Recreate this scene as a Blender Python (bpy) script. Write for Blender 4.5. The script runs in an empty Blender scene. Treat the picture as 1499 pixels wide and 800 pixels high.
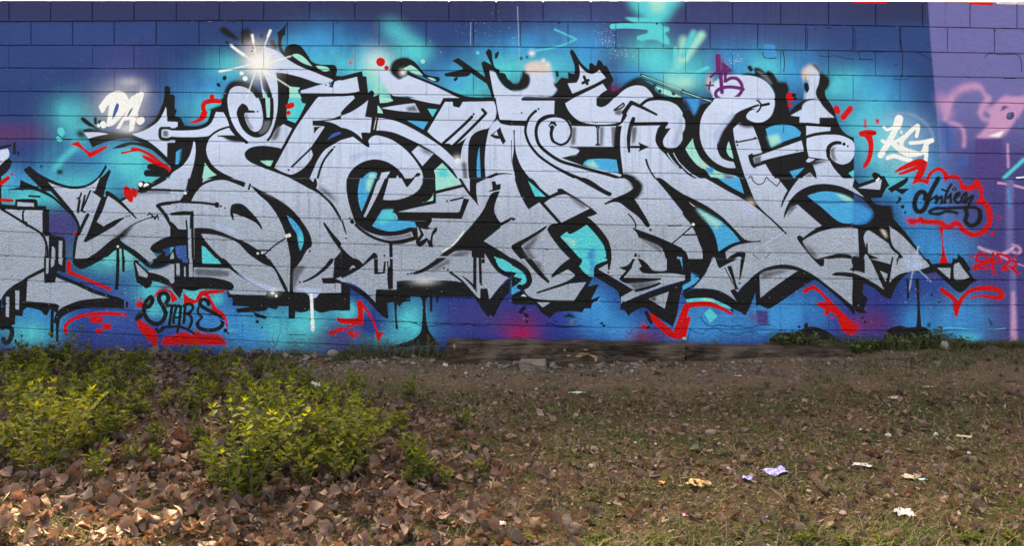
import bpy, bmesh, math, random
import numpy as np
from mathutils import Vector, Matrix, noise as mnoise

# ------------------------------------------------------------------ camera, sky, sun, exposure
SC = bpy.context.scene
COL = SC.collection
R = math.radians
CAM_H, CAM_D, FPX = 1.60, 8.0, 1456.0          # eye height, distance to the wall, focal length in photo pixels
PPM = FPX / CAM_D                              # photo pixels per metre on the wall plane
BASE_Y = 515.0                                 # photo row of z = 0 on the wall
HOR_Y = BASE_Y - CAM_H * PPM                   # photo row of the horizon

cam_data = bpy.data.cameras.new('camera')
cam = bpy.data.objects.new('camera', cam_data); COL.objects.link(cam)
cam.location = (0, -CAM_D, CAM_H); cam.rotation_euler = (R(90), 0, 0)
cam_data.sensor_width = 36.0; cam_data.lens = FPX / 1499.0 * 36.0
cam_data.shift_y = -(400.0 - HOR_Y) / 1499.0
cam_data.clip_start = 0.05; cam_data.clip_end = 2000
SC.camera = cam

SUN_EL, SUN_AZ = R(34.2), R(-14)
world = bpy.data.worlds.new('World'); SC.world = world; world.use_nodes = True
wn = world.node_tree; wn.nodes.clear()
sky = wn.nodes.new('ShaderNodeTexSky'); sky.sky_type = 'NISHITA'; sky.sun_disc = False
sky.air_density = 0.55; sky.dust_density = 5.0; sky.ozone_density = 0.3; sky.sun_elevation = SUN_EL; sky.sun_rotation = SUN_AZ
bgn = wn.nodes.new('ShaderNodeBackground'); bgn.inputs['Strength'].default_value = 0.15
wo = wn.nodes.new('ShaderNodeOutputWorld')
wn.links.new(sky.outputs[0], bgn.inputs['Color']); wn.links.new(bgn.outputs[0], wo.inputs['Surface'])
sd = bpy.data.lights.new('sun', 'SUN'); sd.energy = 2.5; sd.angle = R(0.55); sd.color = (1.0, 0.86, 0.68)
sun = bpy.data.objects.new('sun', sd); COL.objects.link(sun)
S = Vector((math.cos(SUN_EL) * math.sin(SUN_AZ), math.cos(SUN_EL) * math.cos(SUN_AZ), math.sin(SUN_EL)))
sun.rotation_euler = S.to_track_quat('Z', 'Y').to_euler(); sun.location = S * 30
SC.view_settings.view_transform = 'Standard'; SC.view_settings.look = 'None'
SC.view_settings.gamma = 1.0; SC.view_settings.use_curve_mapping = False
SC.view_settings.exposure = 3.4
SC.view_settings.use_white_balance = True; SC.view_settings.white_balance_temperature = 10500   # camera balanced for open shade

rng = random.Random(7)
nrs = np.random.RandomState(11)

# ------------------------------------------------------------------ photo -> place
def wx(px): return (px - 749.5) / PPM
def wz(py): return (BASE_Y - py) / PPM
def ground_at(px, py, z=0.0):
    d = FPX * (CAM_H - z) / (py - HOR_Y)
    return ((px - 749.5) / FPX * d, d - CAM_D)

def lin(c):
    c = np.asarray(c, dtype=np.float64) / 255.0
    return np.where(c <= 0.04045, c / 12.92, ((c + 0.055) / 1.055) ** 2.4)

# bed joints of the wall: photo rows at three stations
ROW_L = [-.6, 31.5, 66.6, 100, 134.2, 169.6, 204, 238.2, 274, 308.1, 341.2, 377, 412, 447.8, 482.5, 517]
ROW_M = [-.7, 31.5, 69, 104.6, 140.4, 177.6, 214, 250.5, 288.6, 327, 364, 401, 439.4, 477, 514, 551]
ROW_R = [1.2, 41.3, 78, 113.7, 151, 187.8, 225, 262.6, 298.3, 336.4, 373.7, 410.5, 447.8, 484.2, 521, 558]
ROWS = (ROW_L, ROW_M, ROW_R)
# ------------------------------------------------------------------ the painted wall: spray paint laid out in wall space
MURAL = r"""
T 0 0 1
F n 6 -400,-20 1900,-20 1900,33 -400,31
F y 60 760,0 1240,0 1200,80 1000,110 880,110 760,60
F d 30 -400,410 1360,420 1360,560 -400,560
F j 1 1357,-20 1900,-20 1900,560 1380,560 1376,250 1370,150 1363,70
F p 40 1372,200 1900,200 1900,560 1380,560
E p .4 190,90 60 40
E m .55 20,195 60 18
E c .95 116,205 26 42
E c .7 105,170 40 35
E b .8 150,240 60 40
E c .95 190,235 60 30
E c .9 215,262 40 30
E c .8 110,260 50 25
E c .8 85,245 30 40
E d .7 100,235 60 40
E b .8 20,265 60 30
E c .9 50,292 70 22
E c .7 120,280 60 20
E p .8 90,325 40 30
E q .7 85,350 30 40
E c .9 165,375 60 35
E g .5 180,370 30 30
E d .5 200,420 60 30
E c .8 330,100 40 28
E b .9 300,140 60 50
E c .8 310,160 50 30
E c .9 450,75 50 25
E b .9 470,70 70 40
E c .8 500,95 60 28
E b .7 540,110 80 50
E c .8 520,105 40 30
E c .7 570,110 50 40
E c .9 605,78 30 20
M c 18 14 570,40 595,58 610,75
E c .9 690,125 70 28
E b .7 660,110 60 30
E b .8 740,75 60 30
E c .95 750,100 70 30
E c .9 820,90 60 35
E b .7 790,65 60 30
E b .8 850,70 60 40
F c 8 918,-10 1008,-10 988,10 976,28 958,42 944,26 928,14
F g 6 945,-10 980,-10 970,16 955,18
E c .9 955,80 45 35
E c .8 985,105 50 30
E b .7 940,110 70 20
E c .9 1010,105 40 35
E b .8 1080,95 60 40
E b .9 1150,105 70 45
E c .7 1120,100 40 30
E c .9 1235,125 50 30
E b .9 1280,150 60 60
E c .7 1265,170 50 50
E b .9 1310,220 70 60
E c .8 1290,210 50 50
E g .6 1320,240 40 30
E b .95 1345,290 60 60
E c .7 1300,265 50 20
E b .95 1350,365 55 50
E b .8 1395,365 40 35
E d .9 1360,420 60 40
E b .9 1400,465 60 45
E b .9 1390,500 70 30
E b .95 60,455 60 40
E c .9 40,490 50 28
E d .8 150,480 60 40
E u .8 180,460 60 60
E c .8 230,425 50 30
E b .8 330,470 80 40
E c .9 290,430 40 20
E c .9 400,485 50 40
E c .95 450,475 50 40
E b .9 360,500 50 30
E p .9 500,490 45 30
E c .95 510,455 30 18
E c .95 600,475 45 40
E c .8 560,500 40 20
E d .9 545,475 25 35
E p .7 700,465 60 35
E m .8 770,475 45 25
E r .6 765,490 30 15
E d .9 820,480 50 35
E b .95 870,455 40 45
E b .95 915,485 40 35
E m .9 945,495 35 18
E b .95 1060,470 70 40
E b .95 1150,460 70 50
E b .8 1010,480 40 40
E p .9 1275,470 55 45
E m .9 1280,472 40 20
E d .8 1310,450 40 50
E b .7 1340,470 30 40
E g .6 560,110 30 40
E w .5 550,90 24 24
E g .6 555,135 20 30
E c .9 -60,270 90 30
E b .9 -120,460 90 40
P k 2,217 -40,222 -95,262 -118,300 -118,455 -70,478 2,480
P s 2,222 -34,232 -60,250 -2,244
P s 2,305 -96,312 -100,430 -58,452 2,438
P k -60,312 -48,312 -52,430 -64,420
T 0 144
F k 6 115,385 140,385 138,490 112,490
F k 6 150,465 172,465 170,500 152,500
P s 0,450 65,440 82,480 72,520 0,590
L k 20 0,432 50,420 90,412
P k 0,592 80,522 100,545 80,620 0,690
L r 38 0,750 68,698
D r 12 103,665
M c 40 30 660,430 600,480 540,540 480,620
D c 30 530,285 535,300 522,350
L k 10 510,320 560,355 620,358
F k 25 660,290 720,270 760,340 720,350 670,330
P k 700,180 730,172 880,275 960,292 1090,300 1150,302 1250,262 1340,190 1385,120 1420,50 1440,0 1493,0 1493,205 1460,203 1455,70 1400,180 1335,240 1250,285 1150,312 1200,335 1290,372 1370,430 1455,510 1465,390 1493,385 1493,600 1400,512 1300,430 1200,375 1120,350 1000,360 900,390 810,430 790,395 735,300 725,275 790,262 850,280
P s 1455,70 1400,180 1335,240 1250,285 1150,312 1200,335 1290,372 1370,430 1460,515 1462,390 1493,385 1493,205 1460,203
P s 735,298 870,298 950,312 860,328 770,352
L k 28 1493,264 1410,262 1398,300 1410,350 1493,350
F e 10 1425,280 1470,285 1470,335 1425,335
P k 980,440 1060,400 1150,380 1230,390 1330,428 1400,475 1300,440 1230,418 1150,405 1080,428
P r 610,400 690,375 730,430 790,470 930,412 940,430 860,480 780,527 750,475 690,430
P r 1055,470 1140,455 1150,430 1230,440 1330,490 1420,560 1480,600 1493,640 1420,632 1330,572 1250,520 1240,497 1320,520 1400,580 1340,530 1230,468 1170,467 1065,490
L k 50 1310,600 1400,620 1450,645
L k 58 1285,655 1450,660
L k 34 1493,655 1400,710 1300,772
P k 205,622 260,590 330,650 400,690 500,735 600,765 680,768 760,752 850,690 920,578 935,600 870,700 800,760 700,795 600,795 480,765 400,725 340,690 400,740 470,805 380,805 290,720 230,660
P s 350,695 450,745 560,780 640,795 720,790 800,758 870,690 835,805 470,805 410,745
P k 900,680 955,620 970,640 905,805 830,805 875,700
F k 14 500,625 550,625 550,660 500,665
D k 10 360,595
P k 60,800 180,775 176,712 196,725 240,760 330,780 350,800
T 0 262
P s 0,262 372,275 378,480 402,520 392,805 0,805
L k 40 -20,238 130,250 385,255
P k 128,250 135,180 310,178 328,200 325,255
P s 152,203 296,212 296,243 150,238
P k 372,262 430,268 430,480 470,492 560,512 572,560 568,805 385,805 398,500 372,480
P s 455,590 482,618 470,752 446,772
P s 515,540 546,545 540,762 512,742
P s 400,503 426,500 424,805 402,805
L k 22 0,258 200,380 388,520 390,805
L k 18 205,280 205,370 232,385 232,410
L k 18 255,150 345,156
L k 26 0,240 60,240
P k 60,98 170,72 178,5 210,22 300,62 400,108 480,160 560,235 640,330 600,300 540,245 470,180 390,135 300,100 210,88 200,108 180,98
P s 385,5 480,55 600,85 700,85 800,50 860,0 830,120 880,170 950,125 1050,190 1200,110 1330,40 1440,0 1493,0 1493,500 1400,530 1310,610 1370,690 1310,735 1200,640 1060,540 1000,530 880,620 760,700 690,712 655,690 670,560 702,430 640,300 540,180 450,80
P k 280,0 385,0 470,85 560,190 640,290 690,380 700,430 672,560 657,690 635,690 640,600 655,510 680,430 640,340 560,240 470,140 400,70 300,20
P k 635,685 690,716 760,695 860,630 980,530 1050,500 1060,545 1200,640 1315,740 1290,765 1250,740 1120,640 1060,610 1000,630 940,682 900,690 820,742 720,782 670,772 642,735
F k 18 1180,385 1060,470 960,545 1080,520 1130,460
P k 870,0 940,0 905,150 935,160 900,270 845,375 905,415 1020,355 1095,335 1000,412 880,485 745,557 730,545 780,440 830,300 882,170 800,110 830,105
P s 800,118 875,168 835,250 820,290 750,290
P k 920,110 950,108 1030,165 1110,245 1200,345 1185,348 1090,260 1020,200 945,150 925,190
L k 22 1060,188 1130,150 1220,108 1300,97 1493,100
F e 12 1200,120 1300,108 1493,112 1493,130 1300,130 1200,140
L k 30 768,315 740,370 690,480
L k 17 790,105 750,200 720,275 740,290
L k 20 742,150 712,280
L k 16 710,125 690,190
L k 14 675,172 690,165
L k 24 695,190 680,290
D k 7 1107,328 1130,325
L k 10 1320,338 1180,392 1050,490
L k 13 1290,318 1310,298 1335,325 1320,340 1350,330 1352,355 1375,318 1385,350
L k 32 1493,212 1420,220 1378,235 1440,310 1493,400
P k 1493,505 1400,538 1330,578 1312,615 1345,645 1420,648 1370,690 1320,755 1400,775 1470,735 1493,705 1493,655 1440,690 1450,650 1420,620 1493,598
D k 38 1240,55 1290,65
D k 30 1240,95 1265,90
D w 20 1228,48
D w 25 1280,62
L k 30 1440,0 1330,58 1220,105
L r 28 -20,183 105,190
D r 15 655,478
P r 1080,75 1105,58 1140,90 1165,150 1155,205 1130,200 1085,140
P r 1150,90 1165,78 1195,95 1200,140 1185,165 1155,140
L r 28 605,735 605,830
D r 8 605,660
L k 26 1030,600 1030,805
L k 20 1072,600 1077,805
D w 10 1030,593
T 0 380
P s 0,0 388,0 388,80 240,155 110,240 30,320 0,345
P s 230,180 388,100 388,200 480,205 480,150 560,190 700,240 860,300 985,342 800,352 640,400 540,460 500,472 512,410 480,395 230,378
P k 388,72 392,105 240,178 230,368 480,388 515,405 510,440 495,470 440,432 410,492 380,480 360,452 240,422 205,450 198,500 135,492 130,570 50,572 0,560 -10,420 28,420 24,320 110,232 190,185 240,148
P s 134,270 170,275 165,442 134,436
P s 52,328 82,330 77,508 50,500
P k 385,122 500,110 480,204 385,207
L k 22 395,-20 395,130
L k 22 440,-20 440,130
P k 440,70 500,45 500,105 460,122
P k 490,-10 575,-10 570,112 545,115 520,90 490,100
P s 403,-10 428,-10 420,125 402,125
P s 445,-10 472,-10 472,48 445,70
P s 510,-10 548,-10 542,50 515,40
P k 480,110 560,150 680,200 820,262 980,318 1045,335 1040,350 960,340 800,292 640,215 540,170 490,150
P k 470,560 490,470 530,430 600,395 700,360 850,342 1040,340 1085,358 1085,432 900,425 750,425 640,452 565,490 525,530 512,722 488,720 488,560
L k 30 458,430 452,670
L k 15 500,470 497,700
L k 22 1110,380 1110,415
L r 28 605,20 605,100 700,150 850,215 960,262
L r 30 575,640 575,580 620,535 700,500 850,475 1050,482
D r 18 1090,487
P r 780,510 830,495 905,505 895,550 830,558 785,545
P r 890,570 930,560 975,570 970,605 930,615 895,605
D r 24 860,628 872,630
L k 42 20,600 90,600 105,650 80,715 50,730 30,700
P k -10,540 60,520 120,540 120,575 40,590 0,600
D k 11 135,712 138,722
L k 14 165,728 168,745
P k 632,15 660,0 920,-20 860,20 780,62 710,85 655,52
L k 30 1030,-20 1028,100 1020,255
L k 22 1080,-20 1080,100
P k 1165,20 1190,0 1300,108 1400,135 1493,195 1493,245 1400,205 1330,190 1312,240 1270,255 1220,215 1195,200 1178,100
P s 1183,28 1230,70 1292,132 1285,162 1215,142
P s 1300,92 1400,85 1493,45 1493,185 1400,138 1300,112
P k 1240,25 1310,75 1400,72 1493,25 1493,-40 1330,0 1345,20 1310,50 1262,20
P r 1200,528 1240,540 1330,610 1360,690 1382,760 1350,772 1280,690 1210,600
D r 26 1215,392 1225,395
F k 8 1195,485 1230,450 1240,490 1190,550
T 250 26
F k 14 425,90 470,75 560,145 600,185 585,200 490,160 435,125
F k 18 615,110 670,85 705,125 695,190 640,235 600,205
F k 6 775,140 800,132 812,155 800,180 778,170
F k 10 865,200 890,188 915,220 935,270 900,275 870,240
F k 5 470,205 500,205 510,225 480,222
P k 1022,35 1003,95 1000,150 980,157 968,200 970,250 995,300 1050,345 1020,352 960,300 935,240 938,170 928,130 975,90
P k 990,310 1010,250 1070,228 1130,243 1180,300 1235,382 1310,408 1430,412 1452,440 1445,505 1493,510 1493,545 1430,562 1410,605 1385,602 1420,545 1300,500 1150,440 1050,380 1000,345
P g 1058,325 1110,315 1165,345 1235,422 1150,392
P g 1268,420 1360,428 1392,455 1335,466
P s 800,250 940,295 1010,355 1120,420 1280,485 1425,545 1300,577 1150,532 918,477 935,600 932,805 890,805 880,700 850,590 815,500
P k 918,478 1010,488 1150,523 1300,572 1383,558 1133,632 1135,662 1493,664 1493,690 1290,690 1220,805 1160,805 1180,750 1145,740 1140,690 1100,620 1035,605 1035,805 933,805 935,600
P s 1135,638 1375,564 1395,600 1430,560 1493,545 1493,661 1138,661
P k 1372,598 1412,612 1437,550 1422,545 1402,592
D k 8 1355,587
P s 1292,692 1493,686 1493,805 1220,805
P g 1037,600 1130,610 1108,640 1140,700 1145,745 1180,750 1160,805 1035,805
F k 14 470,805 450,720 468,640 505,575 560,548 640,552 720,585 790,655 835,760 845,805
P k 475,805 462,720 475,645 515,590 560,565 640,568 720,598 785,668 825,760 840,805
P s 495,805 497,700 520,630 570,598 640,605 700,640 750,710 788,805
P k 588,805 610,755 640,750 672,780 682,805
P k 818,500 850,575 885,680 897,805 868,805 852,690 822,590 795,545
F g 6 800,620 840,680 862,805 835,805 815,720
P k -10,680 25,668 36,805 -10,805
F k 10 310,805 430,765 480,740 480,805
L r 40 425,730 300,740 290,805
D r 22 360,690
D k 17 470,530 472,522
D k 14 415,582 420,590
D w 18 620,485
D w 22 650,530
E w 1 770,385 170 175
E w 1 770,395 120 125
E w 1 770,400 80 85
E a .6 720,270 110 90
M w 24 5 527,240 590,290 640,325
M w 12 4 590,290 720,380
M w 20 6 430,468 520,450
M w 12 4 500,455 740,400
M w 22 5 712,150 722,210
M w 10 4 720,200 745,330
M w 22 5 870,110 850,160
M w 10 4 855,150 815,255
M w 10 4 1050,335 800,408
M w 9 3 1040,605 800,450
M w 9 3 625,810 750,440
M w 9 3 832,810 770,430
T 250 144
P k 0,0 35,0 35,160 90,172 120,237 230,240 310,210 340,150 350,100 440,72 440,0 1493,0 1493,800 0,800
P s 0,205 48,207 45,258 0,260
P s 0,280 200,278 290,260 350,220 380,160 395,118 460,122 490,180 512,240 440,260 380,290 320,331 0,333
P s 0,365 35,365 35,386 0,386
P o 45,470 120,420 110,500 60,580 40,580
F k 12 90,420 130,400 130,520 70,590
P s 510,258 555,318 640,385 850,382 900,300 985,225 1060,262 965,440 870,425 780,415 700,430 650,470 650,512 690,555 780,597 900,642 1050,702 1215,805 700,805 690,748 650,735 560,700 450,650 370,590 322,510 310,440 335,360 400,300
F e 14 900,300 950,240 960,260 930,350 880,370
P s 495,-5 502,90 530,200 580,290 640,365 700,390 850,382 890,310 920,200 935,80 935,-5
P k 576,130 590,80 625,43 665,65 682,103 735,108 735,125 650,125 642,150 660,210 690,265 730,290 770,282 800,230 805,150 790,60 765,-5 828,-5 832,80 840,165 863,165 868,80 865,-5 895,-5 900,100 890,200 855,285 800,332 740,343 670,312 620,257 590,190
F e 10 815,200 870,195 850,270 800,310 765,305 800,260
P g 832,-5 864,-5 866,163 842,163
F k 16 640,140 665,135 680,200 720,270 690,270
D k 8 760,115
L k 22 948,-5 940,120 912,240 875,330 848,365
L k 28 480,-5 488,90 518,200 570,295 662,385
L k 14 435,330 570,332
F k 10 450,332 580,330 640,380 520,372
D k 8 418,330
P k 646,490 680,445 750,420 830,415 970,440 895,610 780,585 690,545
P g 780,545 897,543 870,597 830,582
P s 1280,-5 1493,-5 1493,140 1400,180 1240,193 1240,237 1350,245 1240,400 1240,500 1180,590 1100,650 1040,666 905,605 1000,430 1100,250
F e 16 1300,290 1240,400 1130,500 1080,560 1150,460
L k 18 1240,425 1150,510 1058,600
P k 1350,245 1250,250 1245,420 1225,440 1235,470 1245,500 1350,450
P s 1285,268 1345,248 1235,410 1180,470 1100,540
D k 9 1030,627
P s 1340,199 1420,190 1493,180 1493,258 1420,217
P u 1368,368 1410,315 1480,290 1493,310 1440,330
P s 1440,392 1493,362 1493,805 1275,805 1285,740 1245,732 1208,715 1240,640 1290,530 1350,450
F e 20 1290,720 1330,740 1310,800 1275,800
L k 20 1415,445 1340,540 1300,640 1270,770
D k 9 1430,425
P s 0,672 100,592 160,512 188,430 197,375 212,385 216,480 190,620 130,805 0,805
P g 298,560 340,620 402,672 340,690 272,720
P s 235,805 300,757 390,718 470,712 560,735 690,805
L k 22 650,735 637,775
L k 22 693,748 682,800
L r 40 425,25 310,32 285,60 296,120
P r 262,120 320,110 312,160 270,200 190,217 162,208 240,172
P c 1035,-5 1130,-5 1150,40 1180,45 1130,150 1090,215 1020,190 1012,120
L r 50 1028,70 1056,58
D r 18 1028,128 1030,125
T 250 262
P s 0,30 160,0 1493,0 1493,800 0,800
P k 152,-5 285,-5 277,32 360,-2 460,-10 540,-2 655,32 640,75 560,40 460,10 360,22 275,60 220,120 178,198 0,222 0,196 80,188 125,110
L k 14 -10,102 110,106
D w 12 128,125
L k 22 100,202 200,205 300,212 400,228
D k 20 402,222 404,234
D k 10 438,240
D k 7 472,255
F l 16 560,195 640,190 700,230 640,225 540,225
P k 690,48 800,108 900,158 1000,220 1080,290 1160,390 1210,470 1230,530 1232,590 1218,602 1190,625 1150,695 1100,780 1080,805 1045,805 1045,700 1020,560 990,450 930,320 850,210 760,130
F e 10 780,110 860,150 960,190 1000,220 860,140
L k 18 693,48 682,90
P o 1013,318 1080,370 1140,450 1162,530 1132,632 1112,560 1100,480 1060,420
F c 8 1120,470 1155,520 1135,600 1120,560
D w 16 1018,500 1035,494
L k 13 1000,522 900,590 815,668
L k 13 760,625 870,625
P k 518,290 530,230 580,213 640,230 720,310 770,370 802,435 790,442 750,392 680,352 600,320 545,302 552,370 530,340
P k 1040,-5 1270,-5 1280,50 1270,80 1340,140 1420,220 1480,320 1493,350 1493,392 1450,310 1380,210 1290,130 1200,80 1110,30
P s 1212,-5 1255,-5 1245,28
F e 20 1300,60 1400,130 1450,210 1390,170 1310,100
P k 1330,388 1345,380 1420,480 1493,570 1493,642 1400,510
P k 1493,622 1440,690 1310,805 1493,805
P k 205,430 330,433 450,468 560,518 660,558 760,620 800,645 830,670 900,770 940,805 900,792 810,752 740,702 680,662 600,572 530,532 400,492 260,480 205,480
F l 16 370,385 450,400 560,460 640,530 540,480 400,430
F e 14 270,485 400,500 540,540 600,600 420,530
P k -5,300 90,284 200,283 205,805 -5,805
P s -5,320 168,318 165,430 62,437 -5,375
P k -5,370 65,440 60,490 -5,502
L k 15 135,365 142,430
P u 40,590 135,580 142,740 110,720 60,690
P o -5,600 30,595 -5,660
P s 150,435 176,435 186,805 157,805
P k 205,470 265,480 300,540 440,700 560,805 205,805
P c 270,585 320,610 380,670 440,742 274,740
P s 205,785 560,787 580,805 205,805
P s 690,665 800,735 860,760 920,805 580,805 440,690 300,535 262,485 400,495 530,535 600,575
P k 270,488 300,540 440,690 590,805 540,805 420,720 280,570 262,500
D k 9 1215,632
D w 10 760,652
D w 8 800,650
P s -5,690 20,640 30,740 20,805 -5,805
P s 30,735 75,735 80,805 40,805
T 250 380
P s 200,60 560,60 1040,20 1493,0 1493,295 1200,305 830,312 520,305 500,250 200,160
P s 540,60 420,-5 750,-5 830,40 900,80 1000,290 840,275
P k -10,-5 270,-5 270,50 200,75 160,40 -10,45
P k 80,30 160,30 155,155 80,155
P k 25,40 50,40 50,160 25,160
P s -10,40 30,50 32,220 -10,195
P s 48,40 75,42 78,136 48,136
P s 116,62 128,62 131,152 116,152
P s 163,-5 188,-5 192,155 160,150
P u 100,-5 150,-5 150,35 100,30
P k 30,148 200,153 350,158 480,183 540,213 552,250 530,277 470,262 270,260 200,278 110,260 80,345 20,275 -10,225 30,200
F e 12 210,82 420,90 520,110 500,150 400,150 210,140
P c 278,-5 408,-5 442,40 280,38
P k 200,45 480,45 530,82 400,76 205,70
P k 408,-5 470,-5 560,90 680,180 800,250 845,277 800,262 650,178 530,95
F l 14 580,110 720,180 860,230 950,255 940,275 850,275 700,205
P k 735,-5 862,-5 922,80 972,160 1012,240 1032,300 1010,302 958,200 900,85 820,45
P k 1045,-5 1155,-5 1105,60 1080,120 1072,300 1038,302
F e 14 1075,100 1110,60 1180,60 1110,180 1075,280
P k 1425,-5 1410,35 1330,112 1240,172 1155,205 1150,192 1250,140 1340,62 1395,-5
D k 9 1128,200
P k 1318,165 1420,160 1430,-5 1493,-5 1493,150 1440,170 1493,192 1493,215 1440,207 1440,298 1433,212 1330,212
P k 490,278 520,300 830,312 840,275 1000,283 1190,300 1215,340 1215,440 1160,465 1090,455 1085,520 1030,522 1030,410 940,410 920,440 850,422 820,450 580,465 570,432 700,415 540,405 540,340 500,332
P s 525,280 700,290 825,290 830,312 525,305
P k 722,460 840,502 832,525 740,505
D k 15 755,545
D k 9 798,598
P k 1258,322 1300,300 1493,293 1493,450 1400,450 1320,467 1270,452 1250,430
P l 1080,262 1200,250 1325,265 1290,310 1270,335 1215,335 1180,290
L w 26 1228,310 1235,450
L w 32 1240,540 1240,615
L w 26 1235,450 1240,560
D w 16 890,293
D w 12 922,320
E w .5 890,285 60 40
L r 34 1465,525 1493,545
L r 34 1395,648 1493,610
T 500 26
P k -5,512 180,465 187,510 217,512 232,655 262,630 285,650 280,690 330,668 325,805 -5,805
P s -5,550 135,515 155,640 100,653 -5,663
P s -5,688 105,680 110,715 30,805 -5,805
P s 135,805 235,722 218,805
F k 14 425,480 435,400 480,360 560,345 600,360 560,420 520,440 540,540 490,550
P k 440,440 470,380 530,352 600,362 650,395 700,455 740,495 850,515 863,540 845,562 800,556 720,520 600,470 570,500 500,545 450,500
P g 545,440 600,412 650,440 712,505 640,487 580,462 560,470
P g 750,520 800,528 828,548 790,546
E w .9 535,475 36 36
F s 14 300,450 400,450 440,500 500,545 560,520 560,680 440,682 410,655 390,610 340,540
P s 430,500 500,545 560,520 590,503 660,530 780,580 900,640 1033,695 1020,722 890,716 865,757 700,712 560,682 440,682
P k 570,480 600,478 700,525 850,588 1000,655 1115,690 1335,690 1335,728 1075,730 1045,785 1010,790 970,775 970,763 1008,760 1030,700 980,680 850,612 700,550 590,505
P k 410,645 450,680 520,690 700,712 868,757 900,712 975,718 975,735 910,740 870,805 320,805 330,765 452,735 430,690
P s 350,780 500,755 640,745 672,805 345,805
P s 910,742 980,735 975,762 970,778 1010,792 1045,785 1075,735 1330,730 1345,805 880,805
D k 11 995,723
P k 965,375 1020,350 1080,390 1270,530 1265,575 1130,482 1095,512 905,510 900,485 1060,450 1050,430
D k 14 993,540 1003,530
P k 1258,300 1285,270 1310,290 1320,360 1340,430 1380,450 1385,480 1430,490 1450,530 1493,570 1493,637 1430,602 1380,542 1340,472 1292,462 1330,660 1368,805 1330,805 1300,650 1262,560 1245,480 1220,395 1245,376 1310,410 1285,360
P s 1292,462 1335,472 1370,542 1420,602 1493,642 1493,805 1365,805 1330,660
P k 1338,352 1342,310 1375,290 1370,330 1352,358
D r 39 342,386
D r 20 393,437
E r .8 75,390 24 24
E r .7 100,340 15 15
D g 20 710,380
D c 17 1190,305
T 500 144
P k -5,-5 1493,-5 1493,805 -5,805
P s -5,-5 120,-5 30,80 -5,122
P s -5,152 80,120 170,65 232,15 205,160 265,170 250,300 170,298 180,357 120,302 50,267 -5,254
P g 330,-5 420,-5 452,20 400,35 335,40
P g 315,60 350,100 362,132 315,127
P s 350,85 500,58 640,42 682,122 520,112
F e 14 560,80 640,60 672,115 580,112
P s 590,-5 890,-5 860,52 730,30
P c 752,90 835,95 795,162
P o 568,192 757,205 715,273
P s 905,30 750,290 880,397 960,425 1045,500 1112,400 1150,315 1225,275 1290,255 1352,145 1330,25 1060,30 1030,82 975,70 970,30
P s 322,170 470,197 600,255 740,335 880,430 990,535 1042,500 1060,400 1112,340 1112,400 1105,560 1125,805 1085,805 1030,720 960,610 840,500 720,420 600,360 450,297 305,280
P k 735,280 880,395 940,395 970,425 1095,345 1058,420 1042,530 1000,520 960,500 880,420 740,310
P s 958,408 945,395 1010,330 1130,200 1185,150 1240,100 1262,130 1100,290 970,422
L k 26 1140,160 1060,240 890,392
L k 26 1232,97 1262,130 1120,275 970,420
D k 10 1155,138
E w .7 1010,535 45 45
F e 12 1050,560 1090,560 1110,800 1080,760
P k 1108,420 1130,340 1180,292 1240,275 1282,290 1262,400 1250,550 1258,692 1200,740 1130,805 1110,600
P o 1205,420 1217,690 1184,690 1184,540
P s 1300,250 1360,185 1380,205 1390,220 1493,240 1493,660 1370,655 1260,690 1252,560 1260,420 1280,310
P s 1348,-5 1493,-5 1493,190 1385,186 1365,100
P k 1298,325 1390,250 1400,290 1437,375 1410,405 1385,352 1350,352
P s 1325,317 1355,285 1370,327
P s 1180,745 1370,672 1493,665 1493,805 1185,805
L k 26 1180,740 1355,662
P k 1320,730 1340,725 1350,750 1390,750 1388,797 1308,797
L k 18 1490,370 1493,560
P s -5,365 100,335 180,395 215,420 247,432 235,370 290,325 380,340 460,375 560,450 640,540 700,640 714,720 692,805 -5,805
F l 12 60,520 130,480 260,460 420,500 340,500 200,510 100,560
P k 45,805 52,690 105,610 190,555 290,533 390,553 470,600 530,660 572,738 600,720 660,650 690,655 680,680 640,692 575,782 550,772 490,672 410,805
P o 150,805 160,740 210,670 260,645 312,655 300,700 265,805
F g 12 240,660 300,655 270,760 240,780
P s 350,650 425,640 325,805 290,805
P s 613,467 670,415 803,485 707,592
F k 26 700,420 800,480 760,490 690,440
P g 880,565 950,640 1038,740 820,800 825,720 808,630
F c 20 830,640 900,600 950,680 860,700
L k 28 815,808 1060,748
L a 7 303,170 283,270
T 500 262
P s -5,-5 1493,-5 1493,805 -5,805
P k 45,-5 820,-5 828,215 600,262 455,295 480,355 650,370 790,370 740,415 660,400 670,520 600,545 520,570 420,565 300,530 200,470 130,400 100,330 60,200 42,90
P s 415,-5 530,-5 575,70 635,-5 705,-5 705,40 660,110 580,155 480,183 362,182 380,120
L k 20 535,-5 573,62 628,-5
P o 143,100 165,-5 288,-5 240,130 175,287 150,200
F g 14 220,0 285,0 240,110 215,100
P s 345,-5 378,-5 300,170 210,337 193,327 260,170 310,30
P o 355,270 450,265 443,300 482,330 487,360 640,378 657,432 600,425 520,448 420,460 330,440 268,412
F c 14 370,275 445,270 470,350 350,400 310,390
P s 108,362 200,448 300,488 400,502 520,490 610,460 628,503 520,530 420,540 300,510 200,455
F e 14 350,505 520,500 600,470 615,500 520,520 420,530
L k 26 125,402 200,467 300,522 420,556 520,556 650,520
D k 17 90,372 95,378
D k 9 72,345
P g 700,207 765,185 803,123 800,190
P k 440,285 560,262 830,212 1030,290 1068,170 1117,178 1050,352 790,345 790,370 490,360 482,320
P s 490,290 640,255 825,214 828,130 1065,70 1090,130 1080,165 1055,180 1020,293
L k 16 955,190 1060,165
D k 9 922,195
P g 820,-5 1015,-5 1047,40 825,105
L k 28 820,118 1065,58
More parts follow.
